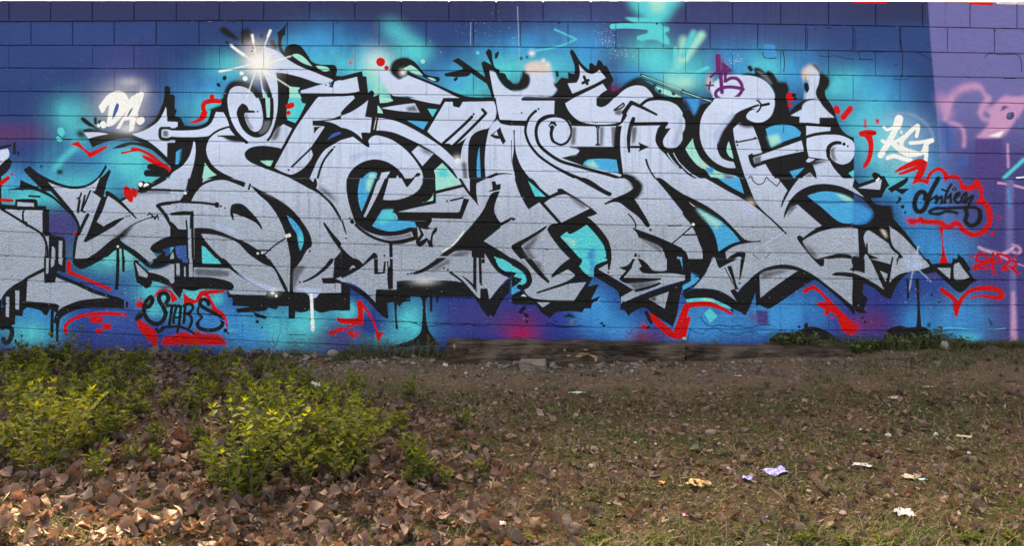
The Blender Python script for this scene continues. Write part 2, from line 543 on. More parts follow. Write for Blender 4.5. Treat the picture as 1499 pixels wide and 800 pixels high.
P k 1120,-5 1270,-5 1180,40 1180,130 1197,237 1150,180 1090,110 1020,-5 1045,-5 1120,115
P k 642,385 715,410 740,412 780,430 835,422 832,460 800,500 802,600 765,597 745,540 735,562 690,597 660,582 648,540 690,490 680,450
P s 690,430 740,442 817,430 790,470 775,542 745,515 683,547 722,490
P k 740,368 792,368 760,417 730,415
P k 1310,130 1385,110 1340,230 1340,298 1392,385 1493,330 1493,362 1400,420 1243,545 1370,620 1493,700 1493,805 1370,805 1330,770 1250,650 1255,740 1225,742 1225,805 1145,805 1135,632 1000,632 950,660 800,760 700,805 655,805 760,740 900,640 1050,500 1150,390 1240,270
F e 12 1130,640 1000,645 850,750 760,800 880,770
P s 1385,420 1493,355 1493,362 1400,425
P c 1333,678 1420,715 1493,755 1493,805 1410,805 1370,760
P k 1278,114 1320,90 1312,22 1345,20 1355,50 1392,43 1390,92 1340,105
M w 14 3 885,632 970,580 1065,465
P k -5,360 10,360 45,480 38,490 20,440
D k 8 40,520
P k -5,588 60,660 180,748 280,645 302,650 295,685 210,762 110,805 -5,805
M l 12 4 80,780 100,765 105,785
L k 30 300,675 302,805
L k 30 430,570 435,805
L k 10 378,720 375,805
L k 10 398,730 402,805
D k 9 375,670 377,695
T 500 380
P s -5,170 100,120 270,-5 1290,-5 1340,90 1460,160 1380,240 1290,360 1180,330 1060,212 480,192 490,265 300,270 312,395 200,280 100,217 -5,197
P k -5,-5 130,-5 190,50 130,100 -5,152
L k 17 182,58 262,-8
L k 13 190,50 120,100 0,150
M l 12 4 75,85 100,60 112,70
P k 283,-5 318,-5 318,110 360,112 372,20 388,20 380,125 285,132
L k 12 402,20 412,120
P k 400,90 420,60 418,-5 448,-5 450,262 408,262
P k 483,205 530,187 700,190 1050,202 1160,332 600,322 600,372 540,377 510,417 470,372 400,382 410,522 340,482 300,402 303,262 480,266
P k -5,195 60,220 160,260 240,320 320,402 410,522 330,472 220,352 120,280 75,255 75,447 -5,452
D k 9 580,130 608,124
P k 615,118 700,85 800,20 840,-10 920,-10 830,50 740,102 640,132
F e 16 840,50 930,0 960,20 840,90 760,110
D k 9 895,78 928,92
L k 19 950,115 1050,190 1130,280 1230,390
P k 1048,145 1060,145 1140,205 1185,270 1182,290 1130,225
L k 30 1165,-5 1165,250
L k 24 1210,-5 1216,200
P k 1225,-5 1252,-5 1252,32 1222,35
P s 1178,90 1197,90 1197,205 1182,280
D k 10 1222,220
P k 1213,255 1275,255 1295,360 1400,230 1493,155 1493,240 1400,372 1330,512 1300,482 1285,512 1240,452 1180,362 1165,327 1212,342
P k 1280,-5 1350,-5 1370,60 1450,112 1493,108 1493,157 1440,150 1360,102
P c 1355,-5 1400,-5 1493,50 1493,105 1430,80
P k 670,322 760,322 737,360 737,480 762,620 850,740 880,752 650,757 600,762 425,787 440,760 550,730 640,690 693,630 708,480 703,360
L k 22 783,320 783,448
L k 20 840,320 838,368
P k 455,350 490,350 482,480 496,610 472,610 465,480
E w .6 720,190 130 40
P r -5,515 130,515 143,500 130,370 155,350 200,400 280,530 320,640 370,630 325,722 305,690 290,600 240,500 188,420 190,577 120,570 -5,562
L r 20 -5,622 110,572
L r 34 68,640 105,668
E r .6 120,650 50 40
T 750 26
F k 10 -5,570 40,575 70,540 85,470 120,455 150,500 162,550 130,612 60,640 -5,635
F s 12 110,470 150,430 330,430 360,520 395,620 340,692 100,692 -5,700 -5,642 60,642 130,617 160,557 148,490
P s -5,642 60,644 130,617 160,557 155,510 210,490 300,500 350,560 385,620 340,692 100,692 85,720 95,732 362,730 362,805 -5,805
F a 22 100,430 150,390 230,380 320,400 340,460 250,490 150,480
E w .95 170,305 34 34
E w .8 268,372 24 24
E w .5 310,405 30 30
F k 7 375,465 400,463 408,510 385,522
F k 8 62,340 90,340 88,368 66,368
F k 8 118,330 140,330 138,355 120,355
F k 10 360,560 400,580 400,620 370,600
P k 500,295 520,274 545,300 600,390 672,454 672,400 692,392 730,422 750,368 772,375 800,418 825,420 888,545 865,590 880,642 980,592 1040,552 1120,525 1180,560 1240,600 1250,640 1330,690 1493,730 1493,805 360,805 360,735 95,730 84,708 105,690 340,688 395,625 370,590 430,520 490,532 485,475 540,492 545,430 520,350
F k 16 960,600 1040,540 1120,510 1160,540 1100,560 1000,610
P s 580,403 640,470 700,490 760,453 817,525 700,587 525,662 483,573 560,567 590,500
L k 26 627,515 655,577
L k 26 615,570 665,545
P s 790,575 828,630 780,660 735,710 730,760 780,780 850,745 910,690 990,622 1070,592 1150,600 1200,640 1234,697 1180,722 1130,757 1035,727 975,792 965,738 885,805 500,805 463,742 540,700 700,622
P s 1140,770 1200,735 1280,720 1370,735 1450,790 1465,805 1190,805
P s 1010,805 1040,755 1130,805
P k 885,805 970,738 985,752 960,805
E m .9 895,612 55 35
P g 1255,600 1330,622 1400,652 1493,700 1400,690 1300,655
L k 26 1130,498 1260,548 1493,632
L g 7 1135,503 1493,636
L k 14 1125,525 1493,662
D k 18 1245,585 1410,660
D k 15 1400,640 1290,640
L c 46 875,75 1000,68 1130,76 1200,85
F c 10 980,-5 1300,-5 1290,60 1370,85 1372,118 1330,130 1372,200 1360,240 1300,215 1250,190 1120,202 1088,165 1180,140 1190,90 1060,40
L c 40 1110,175 1180,155
L c 36 1425,265 1420,390
M g 60 30 1493,190 1480,330 1440,440
E c .95 1250,380 140 160
E g .9 1420,540 120 90
E c .8 1450,480 90 120
M c 14 6 170,290 400,250 560,185 370,100
Z w 90 830,170 110 140
Z w 60 960,310 130 60
T 750 144
P s -5,-5 1493,-5 1493,805 -5,805
P k 370,-5 540,-5 463,42 605,205 945,205 965,140 945,125 975,92 1030,18 1062,25 1272,137 1262,153 1060,62 1045,62 1000,130 1003,150 960,215 920,240 515,240 500,200 450,165 365,142
L k 24 90,8 370,8
P k 735,-5 890,-5 830,55 780,77 735,60
P k 1105,60 1180,0 1250,-10 1493,-10 1493,135 1440,62 1370,27 1270,17 1190,27 1130,65
L k 15 890,102 970,42 977,62 950,85 900,104
F e 10 890,110 960,95 950,150 900,140
P k -5,192 130,195 112,242 -5,237
L k 24 205,110 150,165 122,230 115,300 150,400 230,500 340,580 480,660 640,740 800,810
P k 380,590 500,650 700,730 850,805 740,805 560,705
D k 9 228,92
P k 70,118 92,122 80,140
L k 29 365,152 280,165 228,210 207,300 232,400 300,470 420,548 560,590 700,630 850,670 960,710 1055,765
L k 22 225,230 260,190 330,160 400,158 470,185 510,250 515,310 480,380 430,405 380,388
P k 313,240 338,200 375,203 390,240 370,252 355,300 360,350 392,393 370,397 340,372 325,310 330,265
L s 7 330,240 350,228 368,245
F e 12 525,250 560,250 550,400 510,410
P k 490,425 885,425 890,300 905,240 958,240 945,330 945,450 957,560 972,675 930,660 800,630 620,590 540,562 430,522 500,502 570,480 585,452
F s 14 350,450 565,440 560,490 420,488
P o 665,535 910,538 932,657 760,620 618,580
F g 12 640,572 700,540 760,602 690,600
L k 10 740,245 745,410
L k 9 752,410 752,245
D k 9 735,250 757,255 733,405 760,405
F e 12 765,250 800,250 790,420 765,420
F e 10 865,250 900,250 885,420 870,420
P k 1050,160 1075,165 1072,195 1040,300 1032,475 1012,475 1000,350 1020,230
F e 14 1040,250 1090,250 1070,380 1045,400
L k 32 1050,225 1348,220
L k 22 1040,425 1150,425
P k 1098,383 1197,425 1100,467 1122,425
P k 1290,240 1362,222 1335,262 1388,260 1350,310 1318,370 1330,420 1370,437 1430,430 1470,392 1493,345 1493,615 1460,612 1400,562 1330,482 1280,432 1250,370 1262,290
L s 9 1358,482 1400,545 1452,600
L s 8 1410,480 1450,550 1493,598
M l 40 10 1475,190 1465,270 1405,390
P k 1160,528 1178,528 1212,630 1280,720 1412,800 1330,805 1240,700 1180,600
F k 14 960,655 1050,675 1120,730 1130,805 1090,805
P k 960,660 1050,685 1105,735 1105,805 1055,805 1068,770 1000,722 940,692
P k 8,280 22,275 30,460 70,580 130,670 255,805 40,805 18,660 -2,560 12,450
P g 140,718 200,800 210,805 155,805
L k 9 310,800 350,788 380,795
T 750 262
P s -5,-5 1493,-5 1493,805 -5,805
P k 20,-5 165,-5 250,85 325,145 395,112 395,90 430,85 470,110 580,175 690,255 742,298 730,312 655,335 700,367 770,440 840,540 866,640 858,790 840,797 843,727 790,767 730,777 715,805 410,805 505,700 400,590 305,450 330,405 400,390 235,205 140,267 60,120
P s 280,212 450,135 560,190 678,258 430,382
F e 16 500,140 660,240 620,260 520,180
P c 138,18 190,62 292,157 200,155 165,80
P c 420,505 475,462 500,485 540,470 650,402 740,500 800,590 820,680 780,725 730,735 720,805 600,805 580,770 612,720
F b 20 660,640 720,600 720,790 650,770
F g 14 430,510 560,540 540,600 470,540
P k -5,582 30,560 150,498 297,408 302,425 220,490 100,570 78,592 140,680 245,805 150,805 60,690 -5,612
F e 16 90,590 240,480 200,560 150,620 260,790 190,760
P k -5,692 60,740 135,805 -5,805
P c -5,765 40,805 -5,805
P k 555,-5 650,-5 800,88 870,122 866,145 840,150 700,77
F k 14 1000,-5 1080,-5 1140,50 1130,120 1080,180 1060,100
P k 980,-5 1060,-5 1110,40 1112,110 1070,180 1202,398 1195,422 1172,420 1110,342 1020,272 920,205 812,230 803,215 880,175 1000,122 1067,75 1050,40
D k 11 1208,447
L k 13 1015,308 1060,360 1080,410 1065,440
P k 1048,428 1085,440 1250,500 1390,560 1493,612 1493,690 1440,680 1460,805 1350,805 1340,700 1300,602 1105,512 1092,482
F e 14 1110,520 1290,600 1310,660 1200,580
P o 1450,680 1493,700 1493,805 1475,805
L k 12 1395,568 1493,485
L k 11 1370,412 1480,408
P k 1245,-5 1300,-5 1400,70 1493,130 1493,297 1400,180 1320,80
F l 12 1240,30 1300,80 1480,300 1460,320 1330,160
P k 922,772 1000,735 1060,680 1070,648 1092,660 1088,690 1110,665 1160,740 1208,805 1140,805 1100,790 1140,772 1085,690 1020,762 1050,772 1040,805 940,800
P k -5,335 35,350 0,372
T 750 380
P c -5,55 60,90 110,140 122,200 80,227 50,232 72,265 -5,315
F b 16 -5,180 60,220 60,280 -5,310
L k 44 0,12 80,62 140,130 150,195 120,238 62,242
P k -5,110 40,118 12,150 85,170 60,202 -5,248
P s 70,-5 510,-5 490,90 555,140 490,212 648,200 540,362 180,344 105,265 150,240 174,190 160,120 110,40
F e 16 200,80 270,150 250,30 180,0
P k 105,-5 170,-5 240,90 325,190 310,207 220,130
D k 9 315,200
P k 505,-8 605,-5 610,20 588,60 655,140 708,150 660,237 757,216 690,352 767,320 740,362 702,382 690,430 630,430 610,465 400,460 335,512 260,470 210,400 0,392 -5,310 90,268 190,342 540,360 648,198 510,212 380,252 215,302 208,287 360,235 480,190 553,137 490,85 345,162 338,147
P s 215,375 332,378 265,422
P w 75,322 98,305 125,325
P k 50,462 100,400 122,420 80,482
P k 95,460 145,482 142,510 112,500
D k 12 127,545
F k 8 440,505 500,470 565,512
D e 20 515,552
P c 615,-5 830,-5 820,15 720,60 712,150 660,140 585,60 612,20
F b 22 680,0 720,0 720,130 690,120
P s 748,90 860,-5 1350,-5 1355,105 1493,140 1493,190 1270,252 950,387 950,330 1060,268 900,170
P k 715,75 735,45 825,10 840,-5 868,-5 852,90 838,95 832,40 750,85 880,165 1060,268 950,330 948,387 1200,287 1493,185 1493,240 1470,300 1440,480 1400,592 1330,542 1220,482 1190,442 1130,422 1010,497 985,452 940,442 925,290 820,212 715,150
P s 1190,345 1367,283 1332,432
F k 14 1190,345 1260,320 1250,370
P k 925,70 985,60 1020,40 1050,-5 1075,-5 1045,60 1050,68 1000,130 972,160 1300,163 1300,177 1010,212 930,172 992,100
F e 12 1010,215 1280,190 1200,235 1070,265
P k 1095,-5 1120,-5 1180,40 1230,95 1350,95 1350,-5 1460,-5 1493,60 1493,132 1350,122 1150,122 1108,77 1130,60
P o 1462,-5 1493,-5 1493,90
P k 1060,265 1200,230 1290,198 1302,215 1200,257 1080,287
D k 9 838,115
P k 1150,452 1180,450 1232,540 1217,572 1190,540
D k 14 1188,597
P r 1195,480 1230,480 1300,540 1410,632 1493,400 1493,690 1400,692 1300,622 1240,562
D r 20 1158,595
E r .6 1140,580 30 30
D k 12 780,560 800,582
T 1000 26
M g 70 22 160,150 100,230 10,360
M c 50 18 90,130 40,240 0,330
L c 28 215,435 120,480 30,530
E g .9 10,560 120 80
F k 16 -5,720 30,750 45,805 -5,805
L k 26 -5,640 120,690 255,730
L g 8 -5,645 150,700 240,728
P k 145,790 250,738 222,805 140,805
E a .8 230,560 40 80
F s 8 230,600 330,520 400,500 520,500 640,520 720,560 780,640 800,720 790,805 215,805 262,700 240,640
F k 8 505,502 560,483 630,490 615,445 650,433 700,458 720,482 740,458 790,488 830,560 900,565 925,630 910,690 925,805 790,805 805,720 795,650 750,580 690,535 610,508
P s 262,620 400,530 520,505 610,510 690,538 750,585 793,655 802,720 790,805 215,805 262,700
F e 8 640,460 700,480 760,540 780,590 720,540
D k 19 582,435 592,450
F a 20 1040,470 1070,430 1120,410 1180,450 1190,520 1100,540 1060,560
F s 9 1090,480 1150,440 1190,490 1190,560 1165,650 1190,740 1232,805 950,805 1070,740 1060,660 1095,600
F k 14 1120,400 1170,420 1210,480 1270,510 1280,580 1240,640 1220,560 1190,480
P k 1195,490 1262,520 1272,580 1240,640 1260,720 1312,805 1220,805 1180,720 1160,650 1187,570
P k 1055,575 1085,565 1102,620 1082,657 1062,622
P k 1040,740 1068,730 1060,765 980,805 950,805 1020,770
D r 40 938,690
D k 20 968,678
D k 14 980,708
D r 20 928,765
L v 44 303,335 310,480
P v 335,385 370,400 432,462 390,482 335,482
L v 34 325,470 340,650
L v 26 372,480 365,555
L v 30 375,552 420,527 470,532 510,580 512,640 470,690 400,722 330,712 287,680 290,645 340,612 430,605 525,625
L v 22 242,515 285,480
L v 16 200,590 265,590
L v 16 237,560 225,622
E m .6 320,380 60 70
P k 550,805 640,762 655,775 610,805
L k 15 650,725 680,765
L k 24 680,768 750,752
E k .5 870,580 70 60
Z w 60 440,370 110 60
T 1000 144
P k 150,62 250,40 250,-5 900,-5 930,120 1050,20 1190,-5 1250,-5 1320,100 1342,180 1400,290 1493,342 1493,805 -5,805 -5,100 60,100 95,160
F b 12 20,0 140,0 130,80 95,150 60,60
P s -5,160 15,190 15,260 -5,300
P s 290,-5 795,-5 800,60 770,150 700,205 620,208 560,180 553,150 580,115 640,90 500,110 400,190 330,290 296,400 310,480 350,530 440,555 460,608 370,602 270,552 190,462 148,340 153,200 190,110 250,40
F l 10 260,330 330,220 450,120 440,160 350,280 300,400
L k 20 655,60 590,82 500,120
L k 16 645,18 680,60 645,118
L k 25 680,62 748,48
P g 400,375 420,440 440,527 400,502 380,450
P g 85,348 100,420 150,520 220,590 330,650 475,690 525,805 380,805 290,740 200,640 120,580 60,510 20,440
F b 10 190,600 270,610 260,660 210,650
F b 14 370,690 480,690 520,805 400,805
F m 16 350,670 440,680 440,710 370,705
F a 14 150,540 220,600 180,600
P s -5,620 60,680 180,735 330,790 360,805 -5,805
P k 170,610 215,650 240,740 190,740 150,690
L l 11 -5,592 70,660 190,727
P s 438,265 500,205 600,240 630,290 690,475 610,495 580,500 585,560 625,610 640,600 720,575 780,670 895,805 590,805 540,680 490,520 455,390
F k 18 470,200 560,190 620,250 520,250
L k 14 465,385 640,350
D k 9 475,408 465,375 630,345
L k 9 555,715 590,680 670,760 730,690 820,770 860,725
L l 7 590,670 650,610
P s 610,520 1035,368 1057,462 820,512 625,567
F e 10 610,520 680,500 680,560 630,570
P k 568,498 600,480 625,500 612,540 640,602 620,612 588,572
P o 720,268 830,230 950,237 1030,300 1020,330 850,390 770,432
F g 16 735,330 830,310 860,380 770,420
L u 10 880,240 875,300
F s 5 1045,60 1075,30 1180,0 1230,80 1320,165 1190,165 1190,225 1100,212 1020,210 1020,160 940,150 1040,95
P s 1080,35 1185,10 1230,80 1322,166 1190,166 1190,225 1100,212 1020,210 1020,160 940,150 1040,95
P k 1018,160 940,150 925,140 930,165 1015,180
L k 22 1085,222 1190,232
P s 1077,240 1290,253 1286,285 1150,302 1077,325
P s 1080,350 1200,322 1350,320 1440,347 1493,392 1493,500 1450,560 1380,577 1310,542 1272,480 1265,537 1100,512 1082,430
P k 1252,440 1275,400 1330,373 1387,380 1387,405 1320,410 1292,440 1287,520 1302,547 1258,520
F e 14 1300,430 1340,420 1320,470 1350,550 1310,540 1290,490
D k 15 1407,400
D k 9 1440,418
P s 1073,550 1095,523 1152,530 1110,560
P s 1132,575 1170,545 1280,545 1340,640 1493,790 1493,805 1400,782 1270,752 1150,757 1060,792 1040,805 950,805 1050,690 1108,650 1172,712 1160,650
F e 14 1060,690 1110,655 1140,680 1080,690
F k 12 1100,560 1170,545 1270,550 1200,570 1140,590
P o 930,640 1062,605 970,702
P c 1445,655 1493,625 1493,702
L r 50 1340,88 1350,112
M r 52 5 1400,165 1460,90
T 1000 262
P s -5,-5 1493,-5 1493,805 -5,805
P k -5,130 90,175 220,245 350,340 460,450 547,533 675,537 682,553 545,565 450,590 370,640 380,705 420,672 490,638 547,648 540,700 520,805 503,805 510,690 480,682 390,740 340,780 310,787 272,680 200,805 155,805 170,640 140,560 110,480 60,390 -5,300
P o 100,243 200,300 330,370 430,460 497,547 420,570 310,637 280,500 250,440 150,290
F g 18 110,255 250,330 340,390 300,440 210,370
P a 50,200 110,245 90,240
L k 14 -5,490 120,490
L k 12 75,420 0,482
D w 14 88,400
P k -5,618 30,650 60,720 150,770 210,805 20,805 -5,760
P s 170,790 215,740 265,680 200,805
P k 195,-5 310,-5 532,127 490,-5 550,-5 590,100 640,210 700,280 800,370 907,475 895,487 850,442 750,345 640,255 530,182 400,112
P o 305,-5 490,-5 532,129 420,72
F l 16 480,210 600,250 680,330 560,300
E a .7 590,205 50 40
P k 828,-5 1015,-5 930,112 862,250 853,243 880,160 912,100
L k 9 600,-5 665,50 720,0
L k 9 740,0 820,65 850,20
P k 880,355 890,280 940,180 1010,110 1110,60 1230,43 1370,63 1493,118 1493,425 1350,430 1200,462 1048,540 1050,562 1130,670 1170,702 1250,680 1350,658 1460,665 1493,720 1493,805 1470,790 1450,702 1380,692 1240,712 1230,762 1190,757 1100,662 1000,532 1000,500 1020,493 1050,515 1150,440 1212,410 1000,225 930,270
P o 1085,150 1200,113 1300,113 1400,140 1493,187 1493,380 1370,378 1200,240
F g 14 1330,125 1420,150 1493,190 1440,200
L u 9 1150,205 1300,210 1493,200
F e 14 900,340 940,240 1000,235 950,290
F e 16 1060,585 1110,600 1180,690 1150,690
L e 8 605,655 690,725 770,645
M l 10 3 605,650 690,585 770,640
M l 10 3 700,575 880,470
F l 20 700,740 860,700 1000,740 1040,780 860,735
P k 650,805 750,762 860,748 960,765 1065,805
D k 22 405,775
F e 14 1240,720 1400,700 1460,720 1440,740 1300,735
T 1000 380
P s 90,250 200,120 260,-5 1493,-5 1493,412 1300,272 1130,162 1000,82 860,52 740,72 620,152 490,267 470,372 330,282 200,262
P k 410,272 450,258 480,290 620,140 720,75 860,45 980,60 1130,130 1300,258 1400,338 1493,428 1493,492 1430,412 1300,292 1160,182 1130,185 770,425 730,432 670,402 640,412 630,290 590,402 545,492 480,452 380,412 300,362 200,340 20,352 -5,300 100,260 220,256 330,280 467,367
P s 668,138 740,102 860,85 1002,100 800,240 675,338
F e 16 680,120 860,90 940,100 800,140 690,180
P k 150,-5 250,-5 200,110 80,250 0,292 -5,270 80,220 145,140 120,130 20,60 -5,20 0,-5
P k -5,0 150,60 150,132 70,112 62,190 -5,215
P o 70,120 142,168 90,220 -5,270 -5,232 70,190
P s -5,135 18,140 15,180 -5,190
P k 285,-5 480,-5 370,50 320,80 300,50
L k 9 365,72 440,222
P k 383,65 405,55 424,65 470,230 490,267 450,262 438,200
P k 503,-5 540,-5 500,180 490,180
D k 9 495,208
P k 1130,-5 1235,-5 1230,57 1200,62
P k 1298,132 1350,112 1493,122 1493,162 1400,147 1320,142
P k 1450,92 1493,62 1493,102
P k 1470,-5 1493,-5 1493,50 1475,40
P c 20,352 200,338 300,365 400,412 432,442 300,402 200,387 60,387
F g 6 150,345 250,345 280,370 180,365
P k 405,430 440,440 435,470
P r -5,440 25,380 230,370 330,408 437,475 425,490 330,445 230,415 60,425 40,480 20,600 -5,620
P r 20,692 -5,692 -5,600 50,492 67,512
P r 1040,272 1130,222 1180,250 1280,350 1340,410 1400,470 1493,570 1493,662 1400,632 1340,500 1280,460 1270,490 1230,490 1242,440 1168,402 1172,375 1252,375 1210,310 1130,262 1060,302
D r 12 1298,510
P k 755,700 850,645 960,642 1100,590 1180,598 1280,642 1350,700 1370,800 755,800
D k 18 1075,575 1073,585
D k 12 1013,592
F c 5 185,470 235,428 302,495 235,560
E m .5 620,510 60 50
F p 8 640,450 740,450 750,570 650,570
L u 6 630,450 740,445
T 1249 26
M i 44 37 800,800 840,720 890,660 960,615 1100,602
M i 27 23 940,620 1100,602 1150,670 1190,710 1150,770 1110,830
M i 48 30 1250,805 1300,740 1345,700
M i 44 27 1490,700 1440,740 1410,805
M i 32 27 1150,800 1250,790 1300,770
T 1249 144
M i 64 51 770,-5 800,80 830,150
M i 35 23 860,-5 830,100 800,190
M i 27 17 840,215 940,245 968,300 966,420
F u 24 760,200 850,250 880,400 840,480 780,380
M i 32 20 1185,-5 1130,60 1112,130 1150,185 1240,180
F i 16 1068,340 1180,230 1200,170 1170,100 1230,70 1310,-5 1493,-5 1493,80 1420,190 1290,342
F w 10 1180,330 1320,280 1280,340
F p 8 1285,115 1310,62 1365,72
P q 1338,165 1352,125 1400,118 1412,150 1387,182 1350,184
P t 1345,162 1355,132 1380,125 1370,165
F q 12 1065,352 1300,350 1310,805 1060,805
M i 20 11 1350,400 1356,600
M c 30 8 1493,535 1320,695
L w 14 1430,695 1493,690
L i 22 1268,740 1380,757 1493,785
F u 16 900,520 1000,500 1010,580 920,600
E w .22 430,330 300 230
M f 12 14 260,200 320,150 420,128 520,148 620,205 685,290 705,370
L w 74 400,180 385,240
L w 52 385,240 350,310 300,400 242,498
L w 24 270,248 295,275 345,250
L w 30 255,372 330,390 440,335
L w 46 340,385 430,465 490,495
L w 34 490,497 590,482 630,440
L w 38 562,240 480,310 420,390 440,440 520,470 600,480 640,400 690,370
L w 32 690,362 600,382 500,390
L w 32 572,250 555,330
L w 36 642,420 635,540
L w 38 302,522 360,505 440,530 505,545
L w 20 418,290 420,300
P r 45,295 130,273 202,288 202,315 165,330 177,440 150,550 100,612 78,592 125,500 130,400 100,340 55,332
L k 9 120,305 200,305
F r 8 95,180 115,180 115,260 95,260
F r 10 190,180 230,180 225,225 200,215
T 1249 262
F b 20 -5,210 80,230 190,310 180,360 90,390 -5,400
P k -5,60 15,0 50,42 180,0 270,-30 300,30 320,60 290,80 250,165 155,168 200,220 330,235 345,330 400,400 460,470 550,590 660,730 690,765 610,790 560,805 -5,805 -5,400 90,400 180,380 190,310 100,192 -5,122
F k 22 190,240 340,235 360,340 260,400 100,410 150,350
P k 300,85 482,-18 470,30 395,85 492,85 430,137 370,100 335,122
P k 370,215 395,180 390,155 425,165 415,190 385,218
D k 16 432,245
D k 10 455,295
P k 160,-35 180,-60 230,-40 270,10 200,20
P w 195,15 225,-15 235,0 205,25
P s 45,80 250,5 235,95
P s -5,70 97,162 -5,112
P s -5,430 40,435 52,690 -5,672
P s 92,510 110,465 135,453 170,470 340,590 395,645 380,760 370,805 340,805 345,690 250,662 130,650 100,560
P k 120,648 330,745 345,805 180,805
P s 93,690 120,650 172,805 88,805
P s 130,655 250,662 395,655 370,770 345,805 335,745
L k 16 120,570 122,660
L k 14 345,690 340,805
F k 16 20,660 100,700 95,790 30,760
P s 315,415 420,490 560,640 660,765 600,800 400,805 440,700 410,650 340,580
F l 16 450,680 560,640 650,760 580,800 430,790
P k 298,420 325,430 345,580 432,680 442,710 392,805 375,805 400,662 320,592
F a 14 240,440 280,460 295,520 260,480
M l 12 5 568,590 556,655
M r 44 4 590,350 620,375 690,378 770,385 800,410 850,420 890,385 920,395 970,455 1060,490 1150,450 1195,370 1190,270 1150,215 1100,200
F r 16 450,340 590,345 600,385 500,410
P r 745,400 792,430 780,520 800,640 832,742 745,747 775,640 770,520
D r 18 1215,480
E r .8 1275,340 22 22
E r .7 1255,425 14 14
P k 860,745 875,690 905,722 918,650 945,680 970,700 1030,805 960,805 930,745 895,750 880,805 858,805
P s 880,765 900,748 930,742 962,805 880,805
L k 34 610,788 700,762 855,755
F q 4 1385,150 1430,125 1475,140 1450,165 1400,165
F j 18 1335,0 1405,0 1400,660 1340,660
M b 18 10 1355,90 1370,240
M w 14 8 1100,600 1200,640 1300,660 1400,600
T 1249 380
P k -5,-5 660,-5 700,62 850,42 880,0 920,-5 980,60 1050,160 1097,186 1040,207 960,282 920,287 850,232 720,112 640,132 500,112 400,200 330,347 260,322 180,252 90,212 80,300 130,342 90,442 127,472 50,472 -5,402 -5,180
P s 100,-5 145,-5 200,110 267,264 130,177 -5,117 20,100 100,125
F k 14 20,30 100,30 95,110 30,100
P s 150,-5 332,-5 325,42
P s 233,98 302,130 285,197
P s 400,-5 600,-5 667,62 560,97 500,107 400,132 318,207 332,100 350,-5 378,-5 380,60
F l 16 430,10 560,0 640,60 500,100
P s 735,75 852,75 845,172
P s 880,60 890,40 925,28 960,80 1017,155 920,182 880,162
P p 640,130 720,110 735,160 700,190
E l .5 540,55 50 45
M l 9 4 522,95 490,265
M l 8 3 570,90 680,195
L k 20 475,180 480,340
P k 538,170 577,170 582,400 597,590 650,607 692,660 720,800 240,800 300,622 400,580 470,595 550,590 560,400
D k 11 80,512 104,548
D k 10 685,310 750,375
E k .9 660,575 24 34
F k 8 1175,510 1215,560 1210,590
L r 40 775,268 880,345
P r 870,345 920,355 1000,270 1100,235 1220,233 1300,268 1327,320 1290,362 1200,347 1100,327 1010,362 1050,325 1130,308 1220,320 1275,325 1260,290 1180,277 1080,277 1000,312 950,382 912,507 888,492
E r .9 8,590 60 60
F j 12 1345,-10 1420,-10 1440,740 1350,740
F i 14 1385,280 1415,280 1432,740 1375,740
F p 14 1340,80 1370,80 1365,740 1340,740
E c .9 1000,690 120 50
L c 8 690,620 850,600 1100,620 1330,605
T 120 110 10.66
E w .6 620,480 480 420
F k 10 185,660 230,650 235,760 190,770
P k -5,660 20,655 200,800 120,800 -5,710
F k 10 250,710 300,700 310,740 260,760
P k 1290,180 1330,173 1372,200 1375,300 1420,305 1450,330 1447,510 1482,540 1447,650 1493,655 1493,725 1340,725 1330,600 1310,490 1260,600 1180,720 1050,805 1015,805 1150,700 1240,520 1280,350
F k 14 1285,190 1330,165 1375,190 1370,280 1290,280
P s 1310,490 1332,725 1493,730 1493,805 1070,805 1190,720
P w 258,490 300,430 400,310 510,250 600,245 680,295 725,370 742,410 720,520 620,650 480,785 372,797 395,690 412,560 430,465 390,485 340,575 300,587
P w 715,430 765,340 800,320 920,248 967,275 960,340 920,450 872,590 878,640 850,680 825,770 800,870 735,882 745,700 660,710 590,838 528,838 620,690 700,560
P u 545,428 578,460 562,540 510,640 465,690 490,580 520,480
P t 795,498 775,560 722,640 700,642 740,560
D w 52 900,715 905,720
E w .35 740,100 220 90
E w .3 960,260 120 160
T 0 144
D w 30 1235,190 1225,200
D w 26 900,225 905,235
D w 15 862,238
E w .6 1120,265 110 50
T 190 415 9.369
E c .8 330,370 150 130
E c .8 1200,220 110 90
E c .6 600,400 250 150
E c .8 1400,650 70 30
P r 90,520 150,498 230,590 340,640 385,800 300,800 200,690
M r 34 6 350,180 400,112 470,90 560,125 620,200
P r 540,78 662,220 580,272 560,180
P r 730,100 780,172 900,232 950,130 990,100 1312,100 1312,120 1180,142 1080,150 1132,240 1192,340 1290,410 1352,600 1320,605 1250,440 1130,372 1110,280 1060,202 1000,172 960,232 880,282 740,282
F r 14 430,850 460,760 500,735 600,715 730,668 840,718 900,640 1000,690 1200,700 1300,780 1340,850
E m .8 480,60 130 50
D r 44 130,290 145,295
D r 18 150,215
L k 60 500,270 530,200 490,138 420,150 400,220 460,330 490,420 450,520 370,562 270,522 210,440 190,370 220,260 290,190 312,230 270,310 210,330
F k 10 60,480 120,430 200,400 180,460 100,520
L k 42 510,310 625,308
L k 44 580,320 540,585
L k 40 600,540 645,320 700,325 672,605
L k 30 610,475 700,465
L k 40 760,320 740,540
L k 40 740,310 840,290 865,350 780,420 850,490 800,630
L k 54 1082,290 1055,235 995,225 962,290 1060,360 1180,425 1262,500 1265,580 1180,635 1050,645 945,605 930,545
L k 32 945,335 935,400 995,465 950,515
L k 46 365,635 400,670 460,620
L k 36 440,610 560,600 700,600 880,692
L k 36 660,610 652,672
D k 30 1312,650
D k 18 1350,685
T 1310 230 9.3
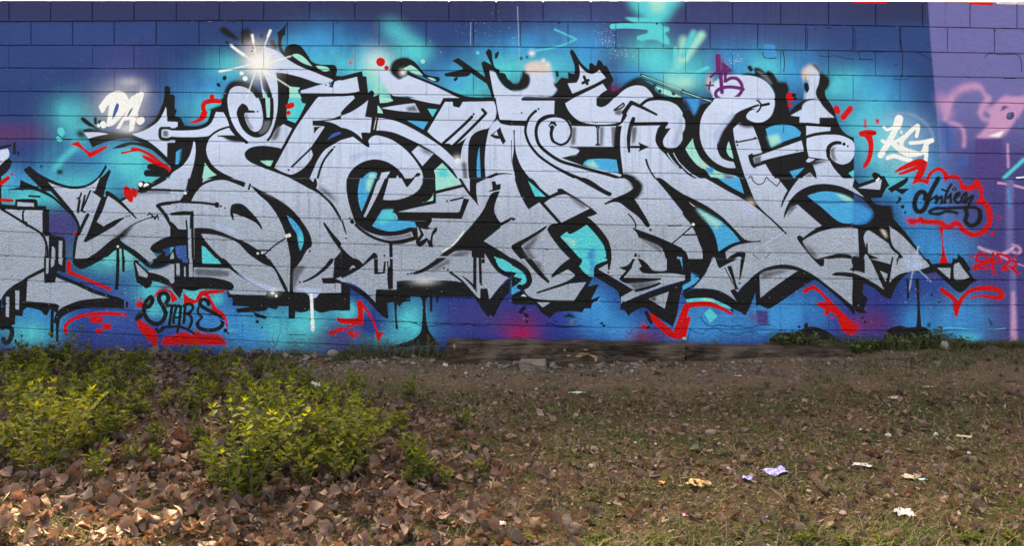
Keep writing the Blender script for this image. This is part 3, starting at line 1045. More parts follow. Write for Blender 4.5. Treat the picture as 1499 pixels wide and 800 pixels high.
P r 0,190 120,110 330,20 430,60 442,90 400,220 360,290 430,300 460,220 530,160 610,138 690,190 730,250 830,240 890,280 930,370 1010,385 1070,360 1080,310 1120,290 1160,350 1202,440 1202,560 1260,610 1300,720 1330,805 1250,805 1230,690 1200,640 1105,632 1150,550 1140,432 1050,452 1000,457 890,442 870,330 820,292 730,302 685,357 668,280 640,212 580,190 520,222 470,310 460,382 340,345 228,387 290,230 320,170 150,225 60,247 48,220 310,110 0,217
M k 67 5 410,570 405,490 340,480 285,560 272,680 320,745 390,720 435,640 455,560 520,420 592,295
M k 40 5 460,600 520,560 570,530 560,625 600,560 640,540 640,630
M k 40 5 765,375 720,450 690,540 680,625
L k 28 640,440 700,465
M k 37 4 720,560 760,500 760,620
M k 37 4 800,580 870,520 880,490 820,520 820,600 880,620
M k 37 4 900,600 930,520 970,490 970,540 930,610
M k 40 4 960,620 1010,560 1065,530 1040,590 1000,665
M k 47 5 470,745 560,700 700,700 900,690 1100,690 1155,740 1155,800 1130,880
M k 42 5 480,765 600,775 700,740 850,765
L k 14 780,440 810,415 835,435 800,455 780,440
M k 62 8 1155,740 1160,850 1100,920 1010,930 960,860 980,790 960,700
T 1410 360 16.66
M i 60 26 380,40 520,110 720,150 870,190
M i 70 30 960,190 1060,150 1150,110 1260,170 1370,180 1390,80 1300,10 1200,-20
M i 50 22 900,250 1100,340
M i 30 14 1300,430 1483,500
M r 67 10 470,230 420,185 350,240 320,370 600,400
M r 62 10 300,490 640,405
M r 67 10 640,415 280,500 250,560 640,535
M r 62 10 540,235 560,210 600,380
M r 67 10 730,185 730,550 780,690
M r 60 10 640,370 740,240
M r 62 10 830,195 920,390 660,400
M r 60 10 850,200 1050,250 1130,330
M r 69 10 960,590 1110,390 1250,380 1285,460 1230,530 1130,500 1340,680
M r 60 10 960,510 1090,570 960,590
M r 48 10 240,240 200,290
M r 48 10 1220,230 1270,285
T 1000 380
L z 7 150,500 190,560 240,585 320,575 420,590 480,580 560,600 660,580 760,572
L z 6 180,630 280,600 360,640 430,650 480,660 520,640 640,635
L z 6 40,700 60,610 120,640 180,650
L h 7 640,625 720,640 800,610 960,625 1030,605
L h 6 300,500 420,495 560,500
T 500 380
L z 7 400,545 520,545 560,545 640,560 700,580 800,585 880,570 960,572 1000,580 1120,570 1180,585 1290,580
T 750 380
L z 10 300,580 330,560 400,590 560,590 600,585
L h 6 760,590 880,610 1060,600
L z 6 1000,640 1030,650 1045,620
T 250 380
L h 6 400,500 480,545 560,560 700,570
L h 7 500,640 560,630 720,640 860,645
L z 6 60,470 220,480 420,490 560,490 720,495
L h 6 870,510 980,512
L z 6 1040,660 1180,660
T 1249 26
L z 9 50,360 175,365
L z 7 45,300 60,360
L z 6 175,297 260,300
L z 8 400,90 410,180 430,300 425,520
L z 6 350,530 430,540 500,520
L z 6 360,405 390,405
L z 7 560,300 620,330 690,375
L z 7 1150,340 1200,312 1300,322 1420,318 1460,350 1470,470
L z 8 1320,530 1420,527
L z 7 1230,95 1245,115
L z 6 15,90 20,280
L x 9 1300,88 1380,90
L x 9 10,285 40,292
T 1000 26
L z 8 700,300 712,345 815,347
F b 5 705,235 800,235 812,340 715,342
L z 8 870,290 885,360 880,470
L z 6 1190,330 1260,340 1330,330 1400,350 1490,360
L z 7 1090,95 1085,270
L z 9 845,60 850,72
L z 9 1255,80 1290,95
D z 8 1160,100
T 250 26
D k 7 562,37 1455,38
D z 7 720,262 710,290
T 750 26
D k 9 407,45 1265,50
L f 7 45,-100 55,200 62,480
T 500 26
L f 6 1130,40 1128,235
L x 5 285,50 295,200
L f 4 110,260 95,440
D k 7 1068,38
T 0 0 1
L r 4 1250,2 1296,3
L x 3 1380,2 1450,3
L r 4 1420,4 1452,6
L a 3 1460,4 1499,5
Z w 70 170,440 120 50
Z w 60 430,480 160 40
Z w 50 700,440 160 40
Z w 60 1150,450 180 50
Z w 50 700,45 60 30
Z c 60 110,140 50 60
Z c 60 1080,90 70 40
Z w 30 1340,430 60 30
"""
PAL = dict(k=(24, 23, 24), s=(206, 217, 235), l=(186, 198, 222), e=(104, 106, 112), w=(252, 248, 238), r=(218, 26, 36),
           c=(70, 208, 210), g=(160, 226, 208), b=(44, 150, 206), u=(60, 94, 156), d=(36, 54, 130), p=(72, 67, 122),
           q=(80, 66, 122), j=(112, 109, 160), i=(206, 154, 188), m=(124, 42, 84), v=(110, 40, 104), a=(226, 208, 196),
           n=(46, 52, 88), t=(64, 112, 132), z=(24, 26, 44), h=(70, 150, 205), x=(120, 72, 60), f=(150, 165, 185), y=(62, 72, 116), o=(58, 172, 214))
CX0, CX1, CY0, CY1, CSC = -260, 1760, -10, 560, 2.0        # painted stretch of wall (photo units) and texels per unit
CW, CH = int((CX1 - CX0) * CSC), int((CY1 - CY0) * CSC)
canvas = np.empty((CH, CW, 3), np.float32)
PAL_L = {k: lin(v).astype(np.float32) for k, v in PAL.items()}

def vnoise(h, w, cell, seed):
    rs = np.random.RandomState(seed)
    gh, gw = int(h / cell[1]) + 3, int(w / cell[0]) + 3
    g = rs.rand(gh, gw).astype(np.float32)
    y = np.arange(h, dtype=np.float32) / cell[1]; x = np.arange(w, dtype=np.float32) / cell[0]
    yi, xi = y.astype(int), x.astype(int)
    fy, fx = y - yi, x - xi
    fy, fx = fy * fy * (3 - 2 * fy), fx * fx * (3 - 2 * fx)
    fy, fx = fy[:, None], fx[None, :]
    a = g[yi][:, xi]; b = g[yi][:, xi + 1]; c = g[yi + 1][:, xi]; d = g[yi + 1][:, xi + 1]
    return (a * (1 - fx) + b * fx) * (1 - fy) + (c * (1 - fx) + d * fx) * fy

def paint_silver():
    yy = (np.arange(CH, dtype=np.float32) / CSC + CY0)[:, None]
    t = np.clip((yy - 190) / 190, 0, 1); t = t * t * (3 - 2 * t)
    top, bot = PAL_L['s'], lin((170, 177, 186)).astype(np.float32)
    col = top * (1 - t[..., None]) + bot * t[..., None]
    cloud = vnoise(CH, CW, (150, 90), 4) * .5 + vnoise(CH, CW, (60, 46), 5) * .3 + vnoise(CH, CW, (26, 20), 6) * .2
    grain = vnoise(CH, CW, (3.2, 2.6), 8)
    pit_shade = vnoise(CH, CW, (2.3, 2.0), 9); flk = vnoise(CH, CW, (5.5, 3.2), 10)  # pit darkening and pale flecks put relief shading into the paint colour
    f = 1 + (cloud - .5) * .22 + (grain - .5) * (.04 + .13 * t) - t * .42 * np.clip(.24 - pit_shade, 0, 1) / .24 * (flk > .45) + t * .22 * np.clip(flk - .72, 0, 1) / .28
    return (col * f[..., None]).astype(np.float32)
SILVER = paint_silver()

def smooth(pts, closed):
    P = [np.array(p, float) for p in pts]
    n = len(P)
    if n < 3: return np.array(P)
    def corner(i):
        if not closed and (i == 0 or i == n - 1): return True
        a, b, c = P[i - 1], P[i], P[(i + 1) % n]
        u, v = b - a, c - b
        lu, lv = np.hypot(*u), np.hypot(*v)
        if lu < 1e-6 or lv < 1e-6: return True
        return np.dot(u, v) / (lu * lv) < (0.62 if closed else 0.1)
    cr = [corner(i) for i in range(n)]
    out = []
    for i in range(n if closed else n - 1):
        p1, p2 = P[i], P[(i + 1) % n]
        L = np.hypot(*(p2 - p1))
        def tang(j):
            if cr[j]: return None
            u = P[(j + 1) % n] - P[j - 1]
            return u / max(np.hypot(*u), 1e-6)
        t1, t2 = tang(i), tang((i + 1) % n)
        d = (p2 - p1) / max(L, 1e-6)
        if t1 is None and t2 is None:
            out.append(p1); continue
        if t1 is None: t1 = d * 2 * np.dot(d, t2) - t2
        if t2 is None: t2 = d * 2 * np.dot(d, t1) - t1
        m1, m2 = t1 * L * .9, t2 * L * .9
        k = 7
        for q in range(k):
            s = q / k
            out.append(p1 * (2*s**3 - 3*s*s + 1) + m1 * (s**3 - 2*s*s + s) + p2 * (-2*s**3 + 3*s*s) + m2 * (s**3 - s*s))
    if not closed: out.append(P[-1])
    return np.array(out)

def box_blur(m, r):
    for axis in (0, 1):
        for _ in range(2):
            c = np.cumsum(np.concatenate([np.zeros_like(np.take(m, [0], axis)), m], axis), axis)
            n = m.shape[axis]
            i0 = np.clip(np.arange(n) - r, 0, n); i1 = np.clip(np.arange(n) + r + 1, 0, n)
            m = (np.take(c, i1, axis) - np.take(c, i0, axis)) / (2 * r + 1)
    return m

def put(mask, x0, y0, colour, alpha=1.0):
    h, w = mask.shape
    ax0, ay0 = max(x0, 0), max(y0, 0); ax1, ay1 = min(x0 + w, CW), min(y0 + h, CH)
    if ax0 >= ax1 or ay0 >= ay1: return
    m = mask[ay0 - y0:ay1 - y0, ax0 - x0:ax1 - x0, None] * alpha
    v = canvas[ay0:ay1, ax0:ax1]
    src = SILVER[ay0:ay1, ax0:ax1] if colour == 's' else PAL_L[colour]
    v += (src - v) * m

def poly_mask(pts, pad):
    x0 = int(math.floor(pts[:, 0].min())) - pad; y0 = int(math.floor(pts[:, 1].min())) - pad
    w = int(math.ceil(pts[:, 0].max())) + pad + 1 - x0; h = int(math.ceil(pts[:, 1].max())) + pad + 1 - y0
    a = pts - (x0, y0); b = np.roll(a, -1, 0)
    m = np.zeros((h, w), np.float32); xs = np.arange(w)
    SUB = 2
    for r in range(h * SUB):
        y = (r + .5) / SUB
        hit = (a[:, 1] <= y) != (b[:, 1] <= y)
        if not hit.any(): continue
        p, q = a[hit], b[hit]
        cx = np.sort(p[:, 0] + (y - p[:, 1]) / (q[:, 1] - p[:, 1]) * (q[:, 0] - p[:, 0]))
        row = m[r // SUB]
        for k in range(0, len(cx) - 1, 2):
            i0, i1 = int(cx[k]), min(int(cx[k + 1]) + 1, w)
            row[i0:i1] += np.clip(np.minimum(xs[i0:i1] + 1, cx[k + 1]) - np.maximum(xs[i0:i1], cx[k]), 0, 1) / SUB
    return m, x0, y0

def line_mask(pts, hw, pad):
    pad = int(hw + pad + 2)
    x0 = int(pts[:, 0].min()) - pad; y0 = int(pts[:, 1].min()) - pad
    w = int(pts[:, 0].max()) + pad + 1 - x0; h = int(pts[:, 1].max()) + pad + 1 - y0
    X, Y = np.meshgrid(np.arange(w) + .5 + x0, np.arange(h) + .5 + y0)
    d = np.full((h, w), 1e9)
    if len(pts) == 1: pts = np.vstack([pts, pts + 1e-3])
    for a, b in zip(pts[:-1], pts[1:]):
        ab = b - a; L = max(ab @ ab, 1e-9)
        t = np.clip(((X - a[0]) * ab[0] + (Y - a[1]) * ab[1]) / L, 0, 1)
        d = np.minimum(d, np.hypot(X - a[0] - t * ab[0], Y - a[1] - t * ab[1]))
    return np.clip(hw - d + .5, 0, 1).astype(np.float32), x0, y0

PASS = vnoise(CH, CW, (64, 80), 41) * .55 + vnoise(CH, CW, (22, 34), 42) * .3 + vnoise(CH, CW, (5, 26), 43) * .15
def paint_mural():
    b0 = lin((40, 66, 116)).astype(np.float32)
    canvas[:] = b0
    big = vnoise(CH, CW, (220, 130), 1) * .6 + vnoise(CH, CW, (80, 60), 2) * .4
    canvas[:] *= (1 + (big - .5) * .35)[..., None]
    x0 = y0 = 0.0; sc = 1.0
    for ln in MURAL.split('\n'):
        f = ln.split()
        if not f: continue
        op = f[0]
        if op == 'T':
            x0, y0 = float(f[1]), float(f[2]); sc = float(f[3]) if len(f) > 3 else 5.972
            continue
        col = f[1]; k = CSC / sc
        def P(tok): return np.array([((x0 - CX0) * CSC + float(t.split(',')[0]) * k, (y0 - CY0) * CSC + float(t.split(',')[1]) * k) for t in tok])
        if op == 'P':
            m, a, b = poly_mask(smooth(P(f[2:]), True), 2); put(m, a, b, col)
        elif op == 'F':
            r = max(1, int(float(f[2]) * k / 1.3)); m, a, b = poly_mask(smooth(P(f[3:]), True), 3 * r + 1)
            put(box_blur(m, r), a, b, col)
        elif op == 'L':
            hw = float(f[2]) * k / 2; m, a, b = line_mask(smooth(P(f[3:]), False), hw, 0); put(m, a, b, col)
        elif op == 'M':
            hw = float(f[2]) * k / 2; r = max(1, int(float(f[3]) * k / 1.3))
            m, a, b = line_mask(smooth(P(f[4:]), False), hw, 3 * r); put(box_blur(m, r), a, b, col)
        elif op == 'D':
            hw = float(f[2]) * k
            for t in f[3:]:
                m, a, b = line_mask(P([t]), hw, 0); put(m, a, b, col)
        elif op == 'E':
            c = P([f[3]])[0]; rx, ry = float(f[4]) * k, float(f[5]) * k
            a, b = int(c[0] - 2 * rx), int(c[1] - 2 * ry)
            X, Y = np.meshgrid((np.arange(int(4 * rx)) + a - c[0]) / rx, (np.arange(int(4 * ry)) + b - c[1]) / ry)
            d2 = X * X + Y * Y
            msk = np.exp(-1.7 * d2).astype(np.float32) * np.clip((4 - d2) / 1.5, 0, 1)
            if col in 'cbgdpmu' and sc == 1:                     # uneven passes of the can
                yi = np.clip(np.arange(b, b + msk.shape[0]), 0, CH - 1); xi = np.clip(np.arange(a, a + msk.shape[1]), 0, CW - 1)
                msk = np.clip(msk * (.35 + 1.35 * PASS[yi][:, xi]), 0, 1)
            put(msk, a, b, col, float(f[2]))
        elif op == 'Z':
            c = P([f[3]])[0]; rx, ry = float(f[4]) * k, float(f[5]) * k
            for _ in range(int(f[2])):
                q = np.array([[c[0] + rng.gauss(0, .45) * rx, c[1] + rng.gauss(0, .45) * ry]])
                m, a, b = line_mask(q, rng.uniform(.35, 1.0), 0); put(m, a, b, col, rng.uniform(.4, .9))
    # wear that belongs to the wall: thin runs, dust and pores
    st = vnoise(CH, CW, (5, 150), 21) * vnoise(CH, CW, (160, 220), 22)
    canvas[:] *= (1 - .20 * np.clip(st - .35, 0, 1) * 2)[..., None]
    fine = vnoise(CH, CW, (4, 4), 23) * .5 + vnoise(CH, CW, (11, 9), 24) * .5
    canvas[:] *= (1 + (fine - .5) * .10)[..., None]
    for _ in range(170):                                       # chipped arrises along the bed joints
        k = rng.randint(1, 13); px = rng.uniform(0, 1499); t = (px - 50) / 700.0
        py = ROWS[0][k] * (t - 1) * (t - 2) / 2 - ROWS[1][k] * t * (t - 2) + ROWS[2][k] * t * (t - 1) / 2
        q = np.array([[(px + dx - CX0) * CSC, (py + rng.uniform(-.6, .9) - CY0) * CSC] for dx in (0, rng.uniform(.5, 5))])
        m, a, b = line_mask(q, rng.uniform(.5, 1.7), 0); put(m, a, b, rng.choice('zzzzfh'), rng.uniform(.4, .9))
    # mud splash and damp along the foot of the wall, dirt gathered in the bed joints
    yy = (np.arange(CH, dtype=np.float32) / CSC + CY0)[:, None]
    mud = np.clip((yy - 486 + 26 * (vnoise(CH, CW, (60, 40), 31) - .5) + 16 * (vnoise(CH, CW, (12, 9), 32) - .5)) / 34, 0, 1) * (.35 + .5 * vnoise(CH, CW, (7, 5), 33))
    canvas[:] += (lin((70, 60, 52)).astype(np.float32) - canvas) * (mud * .75)[..., None]
    lum = (canvas * np.array([.25, .6, .15], np.float32)).sum(-1, keepdims=True)
    canvas[:] = np.maximum(lum + (canvas - lum) * 1.10, .003)
    img = bpy.data.images.new('wall_paint', CW, CH, alpha=False, float_buffer=True)
    img.colorspace_settings.name = 'Linear Rec.709'
    px = np.ones((CH, CW, 4), np.float32); px[..., :3] = np.clip(canvas[::-1] * PAINT_GAIN, 0.004, .86)
    img.pixels.foreach_set(px.ravel()); img.update(); img.pack()
    return img
PAINT_GAIN = .86
PAINT = paint_mural()

# ------------------------------------------------------------------ helpers
def mat(name):
    m = bpy.data.materials.new(name); m.use_nodes = True
    nt = m.node_tree; nt.nodes.clear()
    o = nt.nodes.new('ShaderNodeOutputMaterial'); b = nt.nodes.new('ShaderNodeBsdfPrincipled')
    nt.links.new(b.outputs[0], o.inputs['Surface'])
    return m, nt, b
def node(nt, t, **kw):
    n = nt.nodes.new(t)
    for k, v in kw.items():
        if k in n.inputs: n.inputs[k].default_value = v
        else: setattr(n, k, v)
    return n
def link(nt, a, b): nt.links.new(a, b)
def ramp(nt, fac, stops):
    r = nt.nodes.new('ShaderNodeValToRGB'); e = r.color_ramp.elements
    while len(e) < len(stops): e.new(.5)
    for el, (p, c) in zip(e, stops): el.position = p; el.color = (*c, 1)
    link(nt, fac, r.inputs[0]); return r
def mesh(name, verts, faces, mats=(), uv=None, midx=None, smooth=False):
    me = bpy.data.meshes.new(name); me.from_pydata(verts, [], faces)
    for m in mats: me.materials.append(m)
    if midx is not None: me.polygons.foreach_set('material_index', midx)
    if smooth: me.polygons.foreach_set('use_smooth', [True] * len(me.polygons))
    if uv is not None:
        l = me.uv_layers.new(name='UVMap')
        for lp in me.loops: l.data[lp.index].uv = uv(me.vertices[lp.vertex_index].co)
    me.update(); return me
def obj(name, me, parent=None, loc=None, rot=None, scale=None):
    o = bpy.data.objects.new(name, me); COL.objects.link(o)
    if parent is not None: o.parent = parent
    if loc is not None: o.location = loc
    if rot is not None: o.rotation_euler = rot
    if scale is not None: o.scale = scale
    return o
def tag(o, label=None, cat=None, group=None, kind=None):
    for k, v in (('label', label), ('category', cat), ('group', group), ('kind', kind)):
        if v: o[k] = v
    return o
def empty(name, loc=(0, 0, 0)): return obj(name, None, loc=loc)

# ------------------------------------------------------------------ the block wall
def wall_material():
    m, nt, b = mat('painted_block')
    uv = node(nt, 'ShaderNodeUVMap', uv_map='UVMap')
    im = node(nt, 'ShaderNodeTexImage', image=PAINT, extension='EXTEND', interpolation='Linear'); link(nt, uv.outputs[0], im.inputs[0])
    link(nt, im.outputs[0], b.inputs['Base Color'])
    b.inputs['Roughness'].default_value = .62; b.inputs['Specular IOR Level'].default_value = .14
    geo = node(nt, 'ShaderNodeNewGeometry')
    sep = node(nt, 'ShaderNodeSeparateXYZ'); link(nt, geo.outputs['Position'], sep.inputs[0])
    low = node(nt, 'ShaderNodeMapRange'); low.inputs['From Min'].default_value = 1.75; low.inputs['From Max'].default_value = .9
    low.inputs['To Min'].default_value = .25; low.inputs['To Max'].default_value = 1.0; link(nt, sep.outputs[2], low.inputs[0])
    n1 = node(nt, 'ShaderNodeTexNoise', Scale=120.0, Detail=4.0); link(nt, geo.outputs['Position'], n1.inputs['Vector'])
    n2 = node(nt, 'ShaderNodeTexNoise', Scale=22.0, Detail=5.0); link(nt, geo.outputs['Position'], n2.inputs['Vector'])
    n3 = node(nt, 'ShaderNodeTexVoronoi', Scale=75.0); link(nt, geo.outputs['Position'], n3.inputs['Vector'])
    mul = node(nt, 'ShaderNodeMath', operation='MULTIPLY'); link(nt, n1.outputs[0], mul.inputs[0]); link(nt, low.outputs[0], mul.inputs[1])
    mul2 = node(nt, 'ShaderNodeMath', operation='MULTIPLY'); link(nt, n3.outputs[0], mul2.inputs[0]); link(nt, low.outputs[0], mul2.inputs[1])
    ad = node(nt, 'ShaderNodeMath', operation='ADD'); link(nt, mul.outputs[0], ad.inputs[0]); link(nt, mul2.outputs[0], ad.inputs[1])
    ad2 = node(nt, 'ShaderNodeMath', operation='MULTIPLY_ADD'); link(nt, n2.outputs[0], ad2.inputs[0]); ad2.inputs[1].default_value = .8; link(nt, ad.outputs[0], ad2.inputs[2])
    bp = node(nt, 'ShaderNodeBump', Strength=.8, Distance=.009); link(nt, ad2.outputs[0], bp.inputs['Height']); link(nt, bp.outputs[0], b.inputs['Normal'])
    return m
M_WALL = wall_material()
WTOP = 2.832
def wall_uv(co):
    px, py = co[0] * PPM + 749.5, BASE_Y - co[2] * PPM
    return ((px - CX0) / (CX1 - CX0), 1 - (py - CY0) / (CY1 - CY0))

# bed joints (photo rows at three stations) and head joints as read from the photograph
JX = [13, 74, 135, 196, 258, 321, 386, 452.7, 519.4, 587.6, 657, 726, 795, 865, 935, 1004, 1072, 1143, 1213, 1282, 1351, 1420, 1489]
def bed(k, px):
    t = max(-.35, min(2.35, (px - 50) / 700.0))
    a, b, c = ROW_L[k], ROW_M[k], ROW_R[k]
    return a * (t - 1) * (t - 2) / 2 - b * t * (t - 2) + c * t * (t - 1) / 2
def block_mesh(k, pxa, pxb, hz, hx, jit, ex):
    """one block, its face a little proud or set back, arrises eased and uneven"""
    y = jit; e = .004; gx, gz_ = hx / 2, hz / 2
    per = [(0, 1), (.25, 1), (.5, 1), (.75, 1), (1, 1), (1, 0), (.75, 0), (.5, 0), (.25, 0), (0, 0)]
    wob = [rng.uniform(-.0016, .0016) for _ in per]
    def ring(i, yy, q):
        out = []
        for (u, v), w in zip(per, wob):
            px = pxa + (pxb - pxa) * u; ix = (gx + i * ex) * (1 - 2 * u); iz = (gz_ + i) * (1 if v else -1) + w * q
            out.append((wx(px) + ix, yy, wz(bed(k + v, px)) + iz))
        return out
    n = len(per)
    V = ring(e, y, 1.0) + ring(0, y + e, .7) + ring(0, .19, 0)
    F = [tuple(range(n))]
    for a in (0, n):
        for q in range(n): F.append((a + q, a + n + q, a + n + (q + 1) % n, a + (q + 1) % n))
    F.append(tuple(reversed(range(2 * n, 3 * n))))
    return V, F

wall = empty('block_wall', (0, 0, 0))
tag(wall, 'long painted concrete block wall covered in a silver and blue graffiti piece', 'wall')
# mortar bed: a slab just behind the block faces
mv = [(-14, +.013, -.6), (14, +.013, -.6), (14, .011, WTOP - .012), (-14, .011, WTOP - .012), (-14, .185, -.6), (14, .185, -.6), (14, .185, WTOP - .012), (-14, .185, WTOP - .012)]
XS = [-14 + i * .2 for i in range(141)]
V, F = [], []
for i, x in enumerate(XS):
    V += [(x, +.013, -.6), (x, .013, WTOP - .014), (x, .185, WTOP - .014), (x, .185, -.6)]
    if i:
        a = 4 * (i - 1); b = 4 * i
        F += [(a, b, b + 1, a + 1), (a + 1, b + 1, b + 2, a + 2), (a + 2, b + 2, b + 3, a + 3)]
obj('mortar', mesh('mortar', V, F, (M_WALL,), wall_uv), wall)
sV, sF = [], []
shown = 0
for k in range(15):
    half = (k % 2 == 1)
    js = list(JX)
    for _ in range(24): js.insert(0, js[0] - 61.5)
    for _ in range(24): js.append(js[-1] + 69.5)
    if half: js = [(a + b) / 2 + 1.5 for a, b in zip(js[:-1], js[1:])]
    for a, b in zip(js[:-1], js[1:]):
        hz = .0075 if k < 12 else .006
        hx, ex = (.005, 1.0) if k < 2 else ((.003, .6) if k < 4 else (.0008, .25))
        if k > 1 and rng.random() < .55: hx, ex = .0002, .05
        jit = rng.uniform(-.0014, .0014)
        Vb, Fb = block_mesh(k, a, b, hz, hx, jit, ex)
        inview = b > 2 and a < 1497 and k < 13
        if inview and shown < 300:
            shown += 1
            obj('block', mesh('block', Vb, Fb, (M_WALL,), wall_uv), wall)
        else:
            o = len(sV); sV += Vb; sF += [tuple(i + o for i in f) for f in Fb]
tag(obj('remaining_blocks', mesh('remaining_blocks', sV, sF, (M_WALL,), wall_uv), wall), kind='stuff')

# ------------------------------------------------------------------ ground
def sstep(a, b, x):
    t = max(0.0, min(1.0, (x - a) / (b - a))); return t * t * (3 - 2 * t)

def smooth01(a, b, x):
    t = np.clip((x - a) / (b - a), 0, 1); return t * t * (3 - 2 * t)
def gz(x, y):
    """height of the ground (metres) at x, y"""
    x = np.asarray(x, float); y = np.asarray(y, float)
    z = -.02 + .075 * smooth01(1.2, 3.6, x) * smooth01(-3.2, -.4, y)
    z = z + .13 * np.exp(-((x + 2.9) / 1.7) ** 2 - ((y + 2.7) / 1.2) ** 2)
    z = z + .10 * smooth01(-3.0, -4.2, y) * smooth01(-.4, -2.2, x)
    z = z + .012 * np.sin(3.1 * x + 1.3) * np.sin(2.7 * y + .4) + .008 * np.sin(6.3 * x - 4.1 * y) + .006 * np.sin(9.7 * y + 5.2 * x + 1)
    z = z + .05 * smooth01(-.42, -.2, y) * smooth01(-.6, -.3, x) * (1 - smooth01(2.5, 2.8, x))
    z = z + .018 * smooth01(-.24, -.05, y) * smooth01(1.5, 2.3, x)
    return z
def on_ground(px, py):
    z = 0.0
    for _ in range(4):
        x, y = ground_at(px, py, z); z = float(gz(x, y))
    return x, y, z
def px_of(x, y, z):
    d = y + CAM_D
    return 749.5 + x / d * FPX, HOR_Y + (CAM_H - z) / d * FPX

def ground_material():
    m, nt, b = mat('soil_and_moss')
    geo = node(nt, 'ShaderNodeNewGeometry'); pos = geo.outputs['Position']
    sep = node(nt, 'ShaderNodeSeparateXYZ'); link(nt, pos, sep.inputs[0])
    n1 = node(nt, 'ShaderNodeTexNoise', Scale=2.2, Detail=6.0, Roughness=.62); link(nt, pos, n1.inputs['Vector'])
    n2 = node(nt, 'ShaderNodeTexNoise', Scale=38.0, Detail=5.0, Roughness=.7); link(nt, pos, n2.inputs['Vector'])
    vo = node(nt, 'ShaderNodeTexVoronoi', Scale=62.0); link(nt, pos, vo.inputs['Vector'])
    soil = ramp(nt, n2.outputs[0], [(.25, (.016, .010, .006)), (.5, (.052, .033, .020)), (.75, (.102, .068, .043))])
    moss = ramp(nt, n2.outputs[0], [(.3, (.010, .013, .004)), (.55, (.026, .030, .009)), (.8, (.055, .050, .018))])
    path = ramp(nt, n2.outputs[0], [(.25, (.060, .038, .024)), (.55, (.112, .074, .048)), (.8, (.170, .118, .080))])
    sel = ramp(nt, n1.outputs[0], [(.42, (0, 0, 0)), (.60, (1, 1, 1))])
    mx = node(nt, 'ShaderNodeMix', data_type='RGBA'); link(nt, sel.outputs[0], mx.inputs[0]); link(nt, soil.outputs[0], mx.inputs[6]); link(nt, moss.outputs[0], mx.inputs[7])
    # trodden strip of bare earth along the wall
    wob = node(nt, 'ShaderNodeMath', operation='MULTIPLY_ADD'); link(nt, n1.outputs[0], wob.inputs[0]); wob.inputs[1].default_value = 1.1; link(nt, sep.outputs[1], wob.inputs[2])
    p1 = node(nt, 'ShaderNodeMapRange', interpolation_type='SMOOTHSTEP'); link(nt, wob.outputs[0], p1.inputs[0])
    p1.inputs[1].default_value = -1.15; p1.inputs[2].default_value = -.45
    p2 = node(nt, 'ShaderNodeMapRange', interpolation_type='SMOOTHSTEP'); link(nt, sep.outputs[0], p2.inputs[0])
    p2.inputs[1].default_value = -2.2; p2.inputs[2].default_value = -1.5
    pm = node(nt, 'ShaderNodeMath', operation='MULTIPLY'); link(nt, p1.outputs[0], pm.inputs[0]); link(nt, p2.outputs[0], pm.inputs[1])
    mx2 = node(nt, 'ShaderNodeMix', data_type='RGBA'); link(nt, pm.outputs[0], mx2.inputs[0]); link(nt, mx.outputs[2], mx2.inputs[6]); link(nt, path.outputs[0], mx2.inputs[7])
    bits = ramp(nt, vo.outputs['Color'], [(.0, (.45, .45, .45)), (.6, (1, 1, 1)), (.95, (1.7, 1.55, 1.4))])
    mu = node(nt, 'ShaderNodeMix', data_type='RGBA', blend_type='MULTIPLY'); mu.inputs[0].default_value = .75
    link(nt, mx2.outputs[2], mu.inputs[6]); link(nt, bits.outputs[0], mu.inputs[7]); link(nt, mu.outputs[2], b.inputs['Base Color'])
    b.inputs['Roughness'].default_value = .95; b.inputs['Specular IOR Level'].default_value = .1
    ad = node(nt, 'ShaderNodeMath', operation='ADD'); link(nt, n2.outputs[0], ad.inputs[0]); link(nt, vo.outputs[0], ad.inputs[1])
    bp = node(nt, 'ShaderNodeBump', Strength=.9, Distance=.012); link(nt, ad.outputs[0], bp.inputs['Height']); link(nt, bp.outputs[0], b.inputs['Normal'])
    return m
def build_ground():
    xs = np.concatenate([-np.geomspace(160, 7, 10)[:-1], np.arange(-7, 7.001, .05), np.geomspace(7, 160, 10)[1:]])
    ys = np.concatenate([-np.geomspace(160, 6, 10)[:-1], np.arange(-6, .101, .05), np.geomspace(.2, 160, 12)])
    X, Y = np.meshgrid(xs, ys)
    Z = gz(X, Y) + nrs.uniform(-.006, .006, X.shape)
    n, k = len(ys), len(xs)
    V = np.stack([X, Y, Z], -1).reshape(-1, 3)
    idx = np.arange(n * k).reshape(n, k)
    F = np.stack([idx[:-1, :-1], idx[:-1, 1:], idx[1:, 1:], idx[1:, :-1]], -1).reshape(-1, 4)
    me = bpy.data.meshes.new('ground'); me.from_pydata(V.tolist(), [], F.tolist()); me.materials.append(ground_material())
    me.polygons.foreach_set('use_smooth', [True] * len(me.polygons)); me.update()
    tag(obj('ground', me), kind='structure')
build_ground()

